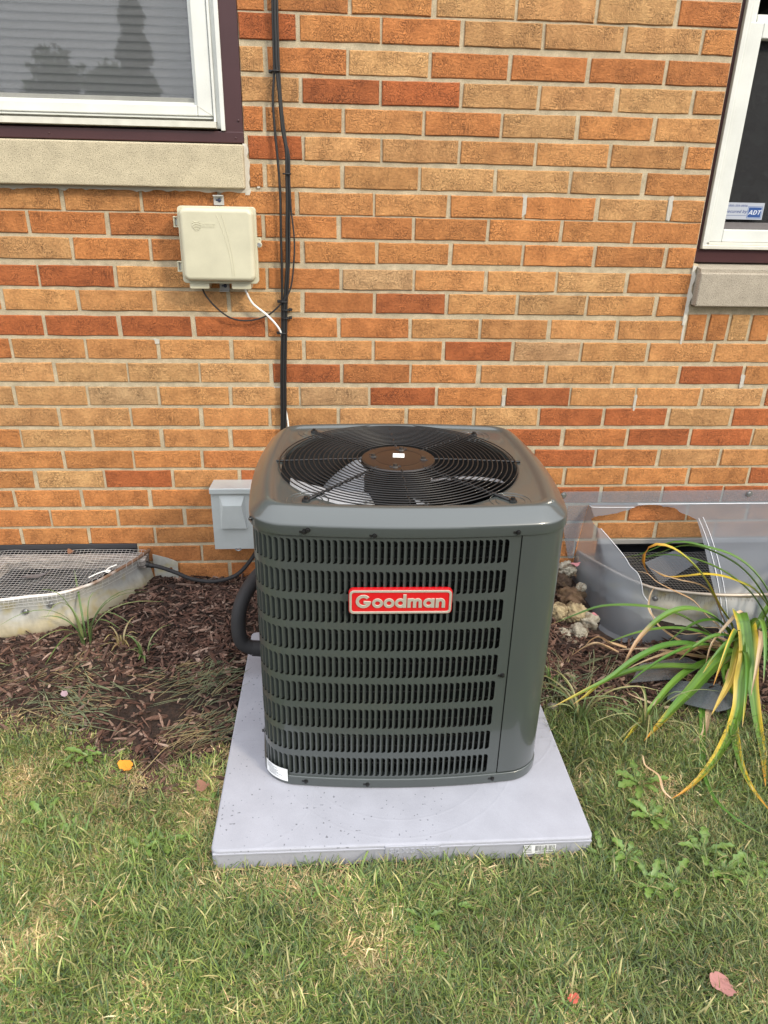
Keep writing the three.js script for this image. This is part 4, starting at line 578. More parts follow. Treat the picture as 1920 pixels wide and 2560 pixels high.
  const lf = mesh('dead_leaf', grid(8, 4, (u, v) => { const w = 0.014 * Math.sin(Math.PI * Math.min(1, u * 0.9 + 0.08)); return V((u - 0.5) * 0.075, 0.004 * Math.cos(u * 5) + 0.005 * Math.abs(v - 0.5), (v - 0.5) * 2 * w); }), mat(0.11, 0.10, 0.10, 0.8)); lf.position.set(-0.433, 0.152, 0.175); lf.rotation.y = 0.5; tag(lf, 'grey dead leaf resting on the left wire mesh', 'leaf');
}
function mergeSmooth(g) { // weld a flat shaded sheet so that it shades smoothly (uv stay per corner)
  const p = g.attributes.position, m = new Map(), n = []; const key = (i) => Math.round(p.getX(i) * 1e5) + ',' + Math.round(p.getY(i) * 1e5) + ',' + Math.round(p.getZ(i) * 1e5);
  const a = V(), b = V(), c = V();
  for (let i = 0; i < p.count; i += 3) { a.fromBufferAttribute(p, i); b.fromBufferAttribute(p, i + 1); c.fromBufferAttribute(p, i + 2); const q = b.clone().sub(a).cross(c.clone().sub(a)); for (let k = 0; k < 3; k++) { const s = key(i + k); if (!m.has(s)) m.set(s, V()); m.get(s).add(q); } }
  for (let i = 0; i < p.count; i++) { const q = m.get(key(i)).clone().normalize(); n.push(q.x, q.y, q.z); }
  g.setAttribute('normal', new THREE.Float32BufferAttribute(n, 3)); return g;
}

// ---------------------------------------------------------------- right window well, its mesh, the broken clear cover
{
  const w = thing('window_well', 'galvanized steel window well at the right under the broken clear cover', 'window well');
  const C = WELL_R.curve.slice().reverse(), pts = [];
  for (const [d, z] of C) pts.push(V(WELL_R.cx - d, 0, z)); for (const [d, z] of WELL_R.curve.slice(1)) pts.push(V(WELL_R.cx + d, 0, z));
  const path = new THREE.CatmullRomCurve3(pts, false, 'centripetal'), off = (u, y, d) => { const p = path.getPointAt(u), t = path.getTangentAt(u), n = V(t.z, 0, -t.x); if (n.z < 0) n.negate(); return V(p.x + n.x * d, y, p.z + n.z * d); };
  let g = grid(110, 30, (u, v) => { const y = lerp(0.122, -0.36, v); return off(u, y, 0.005 * Math.sin((0.122 - y) / 0.075 * 2 * Math.PI + 2.6)); }); g = boxUV(g, 0.5); mesh('wall_sheet', mergeSmooth(g), M.galv, w);
  const rim = []; for (let i = 0; i <= 60; i++) rim.push(off(i / 60, 0.1230, 0)); const rg = tube(rim, 0.0055, 160, 8); tint(rg, [0.62, 0.55, 0.48]); mesh('rim', rg, M.rim, w);
  for (const u of [0.245]) { const p = off(u, 0.093, 0.006), q = off(u, 0.093, 0.012); mesh('bolt', [rod(p, q, 0.009, 16), rod(p, q.clone().lerp(p, -0.8), 0.005, 6)], M.steel, w); }
  const c = thing('wire_cover', 'wire mesh inside the right window well, seen through the hole in the clear cover', 'wire cover'), wires = [];
  const S = (x, t) => V(x, 0.118 + 0.003 * pn(x * 9, t * 9), t);
  for (let x = 1.36; x < 2.26; x += 0.0115) { const z = wellZ(WELL_R, x); if (z > 0.03) wires.push(tube([S(x, 0.006), S(x, z * 0.5), S(x, z + 0.006), V(x, 0.09, z + 0.0075)], 0.00062, 12, 4)); }
  for (let t = 0.008; t < 0.31; t += 0.0115) { const p = []; for (let x = 1.34; x < 2.32; x += 0.02) if (wellZ(WELL_R, x) > t) p.push(S(x, t)); if (p.length > 1) wires.push(tube(p, 0.00062, p.length, 4)); }
  tag(mesh('wire_mesh', wires, M.meshWireDark, c), 'square galvanized wire mesh', null, null, 'stuff');

  const dm = thing('well_cover', 'cloudy clear plastic window well cover with a large jagged hole', 'well cover');
  const D = 0.385, H = 0.31, xl = 1.318, xr = 2.38, rc = 0.13, out = [];
  for (let i = 0; i < 60; i++) out.push([xl + 0.015 * i / 60, (D - rc) * i / 60]); for (let i = 0; i < 60; i++) { const t = i / 60 * Math.PI / 2; out.push([xl + 0.015 + rc - rc * Math.cos(t), D - rc + rc * Math.sin(t)]); }
  for (let i = 0; i < 120; i++) out.push([lerp(xl + 0.015 + rc, xr - 0.015 - rc, i / 120), D]); for (let i = 0; i < 60; i++) { const t = i / 60 * Math.PI / 2; out.push([xr - 0.015 - rc + rc * Math.sin(t), D - rc + rc * Math.cos(t)]); } for (let i = 0; i < 60; i++) out.push([xr - 0.015 * (1 - i / 59), (D - rc) * (1 - i / 59)]);
  const cum = [0]; for (let i = 1; i < out.length; i++) cum.push(cum[i - 1] + Math.hypot(out[i][0] - out[i - 1][0], out[i][1] - out[i - 1][1]));
  const edge = (u) => { const s = u * cum[cum.length - 1]; let i = 1; while (i < cum.length - 1 && cum[i] < s) i++; const t = (s - cum[i - 1]) / (cum[i] - cum[i - 1]); return [lerp(out[i - 1][0], out[i][0], t), lerp(out[i - 1][1], out[i][1], t)]; };
  const surf = (u, v, d = 0) => { const [ox, oz] = edge(u), rx = clamp(ox, xl + 0.03, xr - 0.03), a = v * Math.PI / 2, hz = 0.45 * (1 - v) + 0.55 * Math.cos(a), hy = 0.45 * v + 0.55 * Math.sin(a); return V(lerp(ox, rx, v), -0.01 + (H + 0.01) * hy + d * 0.8, 0.012 + (oz - 0.012) * hz + d * 0.6); };
  const hole = [[0.0901, 0.794], [0.2319, 0.890], [0.2744, 0.927], [0.2977, 0.972], [0.3244, 0.985], [0.3478, 0.975], [0.3486, 0.957], [0.3703, 0.950], [0.3770, 0.912], [0.3903, 0.882], [0.4045, 0.840], [0.4012, 0.697], [0.3978, 0.574], [0.3970, 0.416], [0.3987, 0.296], [0.4012, 0.125], [0.3995, 0.073], [0.3495, 0.073], [0.3061, 0.070], [0.2786, 0.133], [0.2636, 0.155], [0.2811, 0.178], [0.2711, 0.278], [0.2627, 0.328], [0.2619, 0.406], [0.2577, 0.464], [0.2469, 0.506], [0.2402, 0.561], [0.2193, 0.672], [0.1993, 0.759]];
  { const q = rng(21), h0 = hole.splice(0); h0.forEach((a, i) => { const b = h0[(i + 1) % h0.length], far = Math.hypot((b[0] - a[0]) * 1.9, (b[1] - a[1]) * 0.45), n = i < 9 ? Math.max(1, Math.round(far / 0.012)) : i > 17 && i < 22 ? 3 : 1; for (let k = 0; k < n; k++) { const t = k / n, j = k ? 0.010 * (q() - 0.5) : 0; hole.push([lerp(a[0], b[0], t) + j * 0.5, lerp(a[1], b[1], t) + j * 1.6]); } }); }
  const inside = (u, v) => { let w2 = false; for (let i = 0, j = hole.length - 1; i < hole.length; j = i++) if ((hole[i][1] > v) !== (hole[j][1] > v) && u < (hole[j][0] - hole[i][0]) * (v - hole[i][1]) / (hole[j][1] - hole[i][1]) + hole[i][0]) w2 = !w2; return w2; };
  const near = (u, v) => { let best = null, bd = 1e9; for (let i = 0, j = hole.length - 1; i < hole.length; j = i++) { const [ax, ay] = hole[j], [bx, by] = hole[i], dx = (bx - ax) * 1.9, dy = (by - ay) * 0.45, t = clamp(((u - ax) * 1.9 * dx + (v - ay) * 0.45 * dy) / (dx * dx + dy * dy), 0, 1), px = ax + (bx - ax) * t, py = ay + (by - ay) * t, d = ((u - px) * 1.9) ** 2 + ((v - py) * 0.45) ** 2; if (d < bd) { bd = d; best = [px, py]; } } return best; };
  const NU = 200, NV = 64, P = [], keep = new Uint8Array(NU * NV), touch = [new Uint8Array((NU + 1) * (NV + 1)), new Uint8Array((NU + 1) * (NV + 1))];
  for (let j = 0; j < NV; j++) for (let i = 0; i < NU; i++) { const k = inside((i + 0.5) / NU, (j + 0.5) / NV) ? 0 : 1; keep[j * NU + i] = k; for (const [a, b] of [[0, 0], [1, 0], [0, 1], [1, 1]]) touch[k][(j + b) * (NU + 1) + i + a] = 1; }
  for (let j = 0; j <= NV; j++) for (let i = 0; i <= NU; i++) { const q = j * (NU + 1) + i; let u = i / NU, v = j / NV; if (touch[0][q] && touch[1][q]) [u, v] = near(u, v); P.push(surf(u, v, 0.0025 * pn(u * 16, v * 7, 256, 256, 6))); }
  const pos = [], ix = []; for (const p of P) pos.push(p.x, p.y, p.z); for (let j = 0; j < NV; j++) for (let i = 0; i < NU; i++) if (keep[j * NU + i]) { const a = j * (NU + 1) + i, b = a + 1, c2 = a + NU + 1, d = c2 + 1; ix.push(a, b, d, a, d, c2); }
  const sg = new THREE.BufferGeometry(); sg.setAttribute('position', new THREE.Float32BufferAttribute(pos, 3)); sg.setIndex(ix); sg.computeVertexNormals(); mesh('bubble', sg, M.dome, dm);
  { const s = new THREE.Shape([[1.246, 0.305], [1.252, 0.352], [2.44, 0.356], [2.44, 0.300], [2.35, 0.300], [1.345, 0.3005], [1.318, 0.10], [1.300, 0.10]].map(a => new THREE.Vector2(...a))); const fl = new THREE.ShapeGeometry(s); fl.translate(0, 0, 0.0085); mesh('wall_flange', fl, M.domeFlat, dm); }
  mesh('foot_flange', grid(120, 1, (u, v) => { const [x, z] = edge(u), cx = 1.85; const n = V(x - cx, 0, z * 2.2).normalize(); return V(x + n.x * 0.022 * v, 0.006 - 0.004 * v, z + n.z * 0.022 * v); }), M.dome, dm);
  // moulded ribs and the white torn edges
  const line = (u0, v0, u1, v1, r, n = 16, d = 0.002) => { const p = []; for (let i = 0; i <= n; i++) p.push(surf(lerp(u0, u1, i / n), lerp(v0, v1, i / n), d)); return tube(p, r, n * 2, 5); };
  mesh('rib', [line(0.4065, 0.03, 0.4095, 0.85, 0.0013), line(0.4165, 0.03, 0.4195, 0.86, 0.0012), line(0.02, 0.955, 0.29, 0.955, 0.0012), line(0.30, 0.985, 0.95, 0.985, 0.0016, 40)], M.crease, dm);
  const torn = []; for (let i = 22; i < 29; i++) torn.push(V()); { const p = hole.slice(hole.length - 11).map(([u, v]) => surf(u, v, 0.001)); mesh('torn_edge', tube(p, 0.0013, 60, 5), M.crease, dm); }
  for (const x of [1.254, 1.9]) mesh('cover_screw', [new THREE.CylinderGeometry(0.0105, 0.0105, 0.002, 20).rotateX(Math.PI / 2).translate(x, 0.340, 0.0105), new THREE.CylinderGeometry(0.006, 0.0065, 0.005, 6).rotateX(Math.PI / 2).translate(x, 0.340, 0.013)], M.steel, dm);
  // pieces broken off
  const shard = (label, pts2, x, y, z, rx, ry, rz) => { const g = new THREE.ExtrudeGeometry(new THREE.Shape(pts2.map(a => new THREE.Vector2(...a))), { depth: 0.002, bevelEnabled: false }); g.rotateX(-Math.PI / 2); const o = mesh('plastic_shard', g, M.shard); o.position.set(x, y, z); o.rotation.set(rx, ry, rz); tag(o, label, 'plastic shard'); };
  shard('cloudy plastic shard flat on the mulch under the green leaves', [[-0.12, -0.03], [-0.05, 0.035], [0.10, 0.03], [0.13, -0.02], [0.02, -0.05]], 1.43, 0.012, 0.53, 0.04, 0.2, 0.02);
  shard('grey plastic shard on the soil at the front edge of the mulch', [[-0.10, -0.05], [-0.08, 0.04], [0.05, 0.06], [0.11, -0.01], [0.03, -0.06]], 1.50, 0.004, 0.64, 0.05, -0.3, -0.02);
  shard('bent plastic shard lying inside the right well on the wire mesh', [[-0.07, -0.04], [-0.05, 0.06], [0.08, 0.05], [0.10, -0.03]], 1.60, 0.128, 0.14, 0.25, 0.4, 0.15);
}

// ---------------------------------------------------------------- rubble stones beside the well
{
  const r = rng(31);
  const stone = (x, y, z, s0, c, label, sq = 0.8) => { const s = s0 * 0.84; let g = new THREE.IcosahedronGeometry(1, 9); const p = g.attributes.position, o = r() * 50, col = []; for (let i = 0; i < p.count; i++) { const v = V().fromBufferAttribute(p, i), k = 1 + 0.34 * pn(v.x * 1.4 + o, v.y * 1.4 + v.z * 1.8) + 0.30 * (0.35 - Math.abs(pn(v.x * 2.6 + o, v.z * 2.6 - v.y * 2.2))) + 0.20 * (0.3 - Math.abs(pn(v.x * 5.5 + v.y * 3 + o, v.z * 5.5 - v.y * 4))) + 0.10 * pn(v.x * 11 + o, v.y * 11 + v.z * 7); p.setXYZ(i, v.x * k * s, v.y * k * s * sq, v.z * k * s); const d = smooth(0.0, 0.4, pn(v.x * 2 + o + 9, v.y * 2 + v.z)); col.push(lerp(c[0], 0.28, d * 0.7), lerp(c[1], 0.19, d * 0.7), lerp(c[2], 0.11, d * 0.7)); }
    g.setAttribute('color', new THREE.Float32BufferAttribute(col, 3)); g = boxUV(g, 0.15); mergeSmooth(g); const m = mesh('rubble_stone', g, M.stone); m.position.set(x, y, z); m.rotation.y = r() * 6; tag(m, label, 'stone', 'pale rubble stones beside the right well'); };
  const w = [0.95, 0.93, 0.88], y = [0.9, 0.78, 0.55];
  stone(1.283, 0.085, 0.055, 0.034, w, 'small white stone topmost at the back of the rubble heap');
  stone(1.258, 0.045, 0.075, 0.042, [0.18, 0.12, 0.09], 'dark earthy lump in the middle of the rubble heap');
  stone(1.270, 0.035, 0.17, 0.052, [0.30, 0.20, 0.14], 'brown soil covered stone behind the yellow rubble');
  stone(1.300, 0.075, 0.165, 0.020, w, 'pebble sized white stone at the right of the rubble heap');
  stone(1.255, 0.030, 0.255, 0.050, y, 'largest yellowish stone of the rubble heap', 0.7);
  stone(1.205, 0.035, 0.250, 0.040, y, 'yellow stone against the unit in the rubble heap');
  stone(1.290, 0.020, 0.285, 0.036, w, 'white stone at the front right of the rubble heap');
  stone(1.245, 0.010, 0.335, 0.036, w, 'white stone at the front of the rubble heap');
  stone(1.195, 0.005, 0.335, 0.028, w, 'small pale stone nearest the unit at the front of the heap');
  stone(1.215, 0.000, 0.370, 0.020, [0.7, 0.66, 0.6], 'smallest pale stone at the front edge of the heap');
  stone(1.155, -0.005, 0.535, 0.019, [0.75, 0.62, 0.5], 'tan pebble on the mulch right of the unit');
  stone(1.075, -0.012, 0.655, 0.016, [0.6, 0.58, 0.56], 'grey pebble at the front edge of the mulch');
}

// ---------------------------------------------------------------- daylily
function ribbon(pts, w, col, fold = 0.25, twist = 0, seg = 26) { // a strap leaf: tapered, folded along its midrib; col(t, side) -> rgb
  const cv = new THREE.CatmullRomCurve3(pts.map(p => V(...p)), false, 'centripetal'), pos = [], c = [], ix = [], n = 8;
  let prev = null;
  for (let i = 0; i <= seg; i++) {
    const t = i / seg, p = cv.getPointAt(t), T = cv.getTangentAt(t); let S = V(0, 1, 0).cross(T); if (S.length() < 0.15) S = prev ? prev.clone() : V(1, 0, 0); S.normalize(); if (prev && S.dot(prev) < 0) S.negate(); S.addScaledVector(T, -S.dot(T)).normalize(); prev = S;
    S = S.clone().applyAxisAngle(T, twist * t); const Nn = T.clone().cross(S).normalize(); if (Nn.y < 0) Nn.negate();
    const hw = w / 2 * Math.min(1, 0.55 + 2.2 * t) * Math.pow(Math.max(0, 1 - Math.pow(t, 2.1)), 0.85) + 0.0004;
    for (let k = 0; k <= n; k++) { const s = k / n * 2 - 1, q = p.clone().addScaledVector(S, s * hw).addScaledVector(Nn, (Math.abs(s) - 0.5) * hw * fold * 2); pos.push(q.x, q.y, q.z); const vein = 0.93 + 0.13 * Math.cos(k * Math.PI) + (k === 4 ? 0.12 : 0) + 0.10 * pn(t * 9 + w * 900, s * 2); c.push(...col(t, s).map(v => v * vein)); }
  }
  for (let i = 0; i < seg; i++) for (let k = 0; k < n; k++) { const a = i * (n + 1) + k, b = a + 1, d = a + n + 1, e = d + 1; ix.push(a, b, e, a, e, d); }
  const g = new THREE.BufferGeometry(); g.setAttribute('position', new THREE.Float32BufferAttribute(pos, 3)); g.setAttribute('color', new THREE.Float32BufferAttribute(c, 3)); g.setIndex(ix); g.computeVertexNormals(); return g;
}
const GREEN = [0.080, 0.200, 0.020], LIME = [0.20, 0.32, 0.04], YEL = [0.62, 0.44, 0.035], ORA = [0.55, 0.24, 0.03], TAN = [0.47, 0.29, 0.15], PALE = [0.60, 0.45, 0.28];
{
  const lily = thing('daylily', 'daylily clump with arching green, yellowing and dried strap leaves at the right', 'plant');
  const r = rng(66);
  const green = (y) => { const k = 0.75 + 0.5 * r(), ph = r() * 9; return (t, s) => { let c = mix3(GREEN.map(q => q * k), LIME, 0.25 + 0.25 * Math.sin(t * 5 + ph) - 0.2 * Math.abs(s)); if (y < 1) c = mix3(c, YEL, smooth(y - 0.12, 1.02, t + 0.10 * Math.abs(s)) * 0.9); return mix3(c, TAN, smooth(0.95, 1.0, t)); }; };
  const edged = (f) => (t, s) => { const e = Math.max(smooth(0.42, 0.8, -s * f + 0.25 * t + 0.2 * pn(t * 6 + f, 3.1)) * smooth(0.10, 0.3, t), smooth(0.82, 0.98, t + 0.10 * Math.abs(s))); return mix3(mix3(GREEN, LIME, 0.35 * (1 - Math.abs(s))), mix3(YEL, ORA, smooth(0.8, 1, t)), e); };
  const gold = (t, s) => mix3(mix3(LIME, YEL, smooth(0.1, 0.45, t + 0.15 * s)), ORA, smooth(0.6, 0.95, t + 0.1 * s));
  const dry = () => { const k = 0.8 + 0.4 * r(), ph = r() * 9; return (t, s) => mix3(TAN, PALE, 0.5 + 0.5 * Math.sin(t * 7 + ph + s)).map(q => q * k); };
  const L = [
    [0.019, (t, s) => mix3(mix3(mix3(PALE, LIME, smooth(0, 0.15, t)), LIME, 0.5), mix3(YEL, ORA, smooth(0.62, 0.8, t)), Math.max(smooth(0.45, 0.72, t), smooth(0.2, 0.9, s) * smooth(0.1, 0.3, t))), [[1.703, 0.0, 0.43], [1.677, 0.089, 0.424], [1.629, 0.152, 0.417], [1.573, 0.237, 0.411], [1.515, 0.297, 0.405], [1.462, 0.334, 0.398], [1.423, 0.345, 0.392], [1.399, 0.337, 0.386], [1.389, 0.307, 0.379], [1.393, 0.273, 0.373], [1.416, 0.237, 0.366], [1.45, 0.205, 0.36]]],
    [0.015, green(1.05), [[1.80, 0.03, 0.44], [1.786, 0.095, 0.43], [1.734, 0.176, 0.414], [1.682, 0.223, 0.398], [1.625, 0.256, 0.381], [1.571, 0.275, 0.365], [1.51, 0.285, 0.349], [1.464, 0.28, 0.333], [1.42, 0.26, 0.316], [1.39, 0.229, 0.3]]],
    [0.016, green(1.05), [[1.82, 0.0, 0.43], [1.786, 0.161, 0.43], [1.715, 0.261, 0.41], [1.65, 0.305, 0.39], [1.575, 0.324, 0.37], [1.522, 0.33, 0.35], [1.483, 0.319, 0.33], [1.444, 0.286, 0.31], [1.406, 0.256, 0.29], [1.37, 0.239, 0.27]]],
    [0.016, green(1.05), [[1.81, 0.0, 0.45], [1.784, 0.13, 0.44], [1.728, 0.221, 0.42], [1.673, 0.274, 0.4], [1.615, 0.304, 0.38], [1.551, 0.322, 0.36], [1.509, 0.312, 0.34], [1.473, 0.284, 0.32], [1.428, 0.256, 0.3], [1.396, 0.242, 0.28]]],
    [0.013, gold, [[1.80, 0.12, 0.435], [1.723, 0.207, 0.42], [1.683, 0.225, 0.41], [1.631, 0.241, 0.4], [1.577, 0.244, 0.39], [1.527, 0.233, 0.38], [1.47, 0.227, 0.37], [1.421, 0.252, 0.36]]],
    [0.015, green(1.03), [[1.70, -0.01, 0.43], [1.67, 0.02, 0.43], [1.591, 0.079, 0.441], [1.513, 0.135, 0.453], [1.44, 0.169, 0.464], [1.372, 0.19, 0.475], [1.291, 0.203, 0.486], [1.224, 0.205, 0.497], [1.165, 0.191, 0.509], [1.088, 0.165, 0.52]]],
    [0.019, (t, s) => mix3(mix3(GREEN, LIME, 0.4 * (1 - Math.abs(s))), TAN, smooth(0.72, 0.8, t)), [[1.705, -0.01, 0.44], [1.665, 0.064, 0.458], [1.602, 0.138, 0.476], [1.536, 0.182, 0.494], [1.475, 0.204, 0.512], [1.427, 0.208, 0.53], [1.38, 0.194, 0.548], [1.342, 0.171, 0.566], [1.312, 0.149, 0.584], [1.29, 0.127, 0.602], [1.262, 0.07, 0.62]]],
    [0.018, green(0.98), [[1.70, -0.01, 0.45], [1.671, 0.0, 0.46], [1.569, 0.059, 0.495], [1.484, 0.099, 0.53], [1.406, 0.118, 0.565], [1.344, 0.124, 0.6], [1.279, 0.116, 0.635], [1.21, 0.091, 0.67], [1.135, 0.081, 0.705], [1.043, 0.060, 0.74]]],
    [0.018, green(0.98), [[1.71, -0.01, 0.47], [1.617, 0.0, 0.51], [1.534, 0.023, 0.54], [1.416, 0.052, 0.57], [1.323, 0.067, 0.6], [1.258, 0.073, 0.63], [1.195, 0.071, 0.66], [1.153, 0.06, 0.69], [1.104, 0.05, 0.72]]],
    [0.030, edged(0.3), [[1.72, -0.01, 0.48], [1.69, 0.034, 0.5], [1.594, 0.070, 0.553], [1.518, 0.055, 0.607], [1.454, 0.042, 0.66], [1.39, 0.036, 0.713], [1.321, 0.018, 0.767], [1.259, 0.012, 0.82]]],
    [0.016, green(0.85), [[1.68, -0.01, 0.48], [1.614, 0.02, 0.5], [1.495, 0.03, 0.56], [1.417, 0.03, 0.62], [1.35, 0.021, 0.68], [1.275, -0.006, 0.74], [1.208, -0.015, 0.805]]],
    [0.028, edged(1.1), [[1.71, 0.0, 0.455], [1.690, 0.09, 0.455], [1.662, 0.158, 0.465], [1.645, 0.176, 0.490], [1.636, 0.160, 0.535], [1.628, 0.092, 0.59], [1.593, 0.056, 0.645], [1.569, 0.005, 0.7], [1.466, -0.010, 0.824], [1.377, -0.015, 0.907], [1.308, -0.018, 0.956], [1.265, -0.02, 0.978]]],
    [0.028, edged(-0.9), [[1.73, 0.0, 0.455], [1.712, 0.08, 0.455], [1.688, 0.135, 0.475], [1.670, 0.145, 0.510], [1.652, 0.115, 0.572], [1.627, 0.054, 0.644], [1.611, 0.0, 0.716], [1.567, -0.015, 0.829], [1.509, -0.02, 0.95]]],
    [0.022, edged(-1), [[1.70, 0.0, 0.49], [1.629, 0.02, 0.52], [1.579, -0.005, 0.648], [1.518, -0.010, 0.784], [1.484, -0.015, 0.881], [1.472, -0.018, 0.956], [1.479, -0.02, 1.033]]],
    [0.012, green(1.02), [[1.65, 0.0, 0.50], [1.557, 0.0, 0.55], [1.435, -0.015, 0.781], [1.375, -0.018, 0.922], [1.368, -0.018, 0.994], [1.391, -0.016, 1.055], [1.436, -0.016, 1.107]]],
    [0.022, (t, s) => mix3(mix3(LIME, YEL, smooth(-0.3, 0.5, s + 0.8 * t)), mix3(YEL, PALE, 0.3), smooth(0.3, 0.9, t)), [[1.73, 0.0, 0.455], [1.705, 0.08, 0.470], [1.676, 0.112, 0.5], [1.638, 0.097, 0.54], [1.61, 0.076, 0.58], [1.583, 0.051, 0.62], [1.547, 0.033, 0.66], [1.51, 0.030, 0.7], [1.472, 0.02, 0.74]]],
    [0.009, dry(), [[1.743, 0.02, 0.45], [1.687, 0.144, 0.467], [1.653, 0.172, 0.483], [1.619, 0.153, 0.5], [1.579, 0.111, 0.517], [1.558, 0.095, 0.533], [1.544, 0.03, 0.55]]],
    [0.013, dry(), [[1.72, 0.0, 0.47], [1.635, 0.052, 0.488], [1.581, 0.071, 0.507], [1.51, 0.076, 0.525], [1.423, 0.075, 0.543], [1.34, 0.056, 0.562], [1.296, 0.048, 0.58]]],
    [0.013, dry(), [[1.718, -0.01, 0.47], [1.636, 0.0, 0.476], [1.565, 0.017, 0.482], [1.496, 0.035, 0.488], [1.407, 0.057, 0.494], [1.308, 0.062, 0.5]]],
    [0.009, dry(), [[1.686, 0.03, 0.44], [1.638, 0.084, 0.429], [1.594, 0.12, 0.417], [1.549, 0.165, 0.406], [1.491, 0.192, 0.394], [1.438, 0.218, 0.383], [1.41, 0.24, 0.371], [1.386, 0.239, 0.36]]],
    [0.011, dry(), [[1.69, 0.03, 0.44], [1.643, 0.113, 0.43], [1.596, 0.194, 0.416], [1.561, 0.216, 0.402], [1.504, 0.225, 0.388], [1.459, 0.236, 0.374], [1.43, 0.247, 0.36]]],
    [0.014, dry(), [[1.622, 0.02, 0.55], [1.58, 0.0, 0.608], [1.494, -0.010, 0.693], [1.433, -0.015, 0.78], [1.341, -0.018, 0.819]]],
    [0.010, dry(), [[1.583, 0.02, 0.52], [1.452, 0.0, 0.643], [1.395, -0.012, 0.67], [1.326, 0.0, 0.648], [1.269, 0.04, 0.664], [1.235, 0.085, 0.68]]],
    [0.0038, dry(), [[1.265, -0.018, 0.978], [1.253, -0.012, 0.96], [1.254, 0.0, 0.924], [1.23, 0.01, 0.901], [1.233, 0.015, 0.872], [1.226, 0.0, 0.86]]],
    [0.010, dry(), [[1.60, 0.0, 0.46], [1.518, 0.05, 0.46], [1.484, 0.068, 0.443], [1.45, 0.091, 0.427], [1.431, 0.119, 0.41], [1.426, 0.132, 0.393], [1.432, 0.173, 0.377], [1.449, 0.187, 0.36]]],
  ];
  for (let i = 0; i < 16; i++) { // the rest of the clump, mostly beyond the right edge of the picture
    const a = lerp(-1.3, 2.2, r()), l = 0.35 + 0.3 * r(), h = 0.12 + 0.16 * r(), b = [1.76 + 0.08 * (r() - 0.5), -0.01, 0.44 + 0.08 * (r() - 0.5)], p = [];
    for (let k = 0; k <= 6; k++) { const t = k / 6; p.push([b[0] + Math.cos(a) * l * t, Math.max(0.0, b[1] + h * 4 * t * (1 - t * 0.82) * (1 - 0.25 * t)), b[2] + Math.sin(a) * l * t]); }
    L.push([0.014 + 0.01 * r(), i % 4 === 0 ? dry() : green(0.85 + 0.2 * r()), p]);
  }
  for (let i = 0; i < 9; i++) { // the near, left hand fan of the clump
    const a = lerp(1.75, 3.2, i / 8) + 0.15 * (r() - 0.5), l = 0.26 + 0.26 * r(), h = 0.09 + 0.13 * r(), b = [1.71 + 0.05 * (r() - 0.5), -0.01, 0.46 + 0.05 * (r() - 0.5)], p = [];
    for (let k = 0; k <= 6; k++) { const t = k / 6; p.push([b[0] + Math.cos(a) * l * t, Math.max(0.004, b[1] + h * 4 * t * (1 - t * 0.80) * (1 - 0.22 * t)), b[2] + Math.sin(a) * l * t]); }
    L.push([0.011 + 0.008 * r(), i % 6 === 3 ? edged(1) : green(0.98 + 0.1 * r()), p]);
  }
  for (let i = 0; i < 14; i++) { const a = lerp(1.9, 4.4, r()), l = 0.12 + 0.16 * r(), p = [], b = [1.72 + 0.06 * (r() - 0.5), 0.0, 0.45 + 0.06 * (r() - 0.5)]; for (let k = 0; k <= 5; k++) { const t = k / 5; p.push([b[0] + Math.cos(a) * l * t + 0.01 * r(), 0.005 + 0.05 * t * (1 - t) + 0.015 * r(), b[2] - Math.sin(a) * l * t * 0.6 + 0.01 * r()]); } L.push([0.008 + 0.006 * r(), dry(), p]); }
  let i0 = 0; for (const [w, col, p] of L) { mesh('leaf', ribbon(p, w * (i0++ < 25 ? 1.4 : 1.1), col, 0.22, (r() - 0.5) * 0.5), M.leaf, lily); }
  // two loose dried leaves on the mulch
  [['dried tan leaf curled on the mulch, the left of two', [[1.308, 0.05, 0.5], [1.271, 0.070, 0.5], [1.236, 0.085, 0.5], [1.205, 0.075, 0.5], [1.169, 0.045, 0.5]]], ['dried tan leaf folded on the mulch, the right of two', [[1.339, 0.052, 0.48], [1.289, 0.068, 0.477], [1.25, 0.090, 0.475], [1.233, 0.08, 0.472], [1.214, 0.05, 0.47]]]].forEach(([l, p]) => tag(mesh('dried_leaf', ribbon(p, 0.020, dry(), 0.3, 0.8), M.dryLeaf), l, 'dried leaf', 'loose dried leaves on the right mulch'));
}

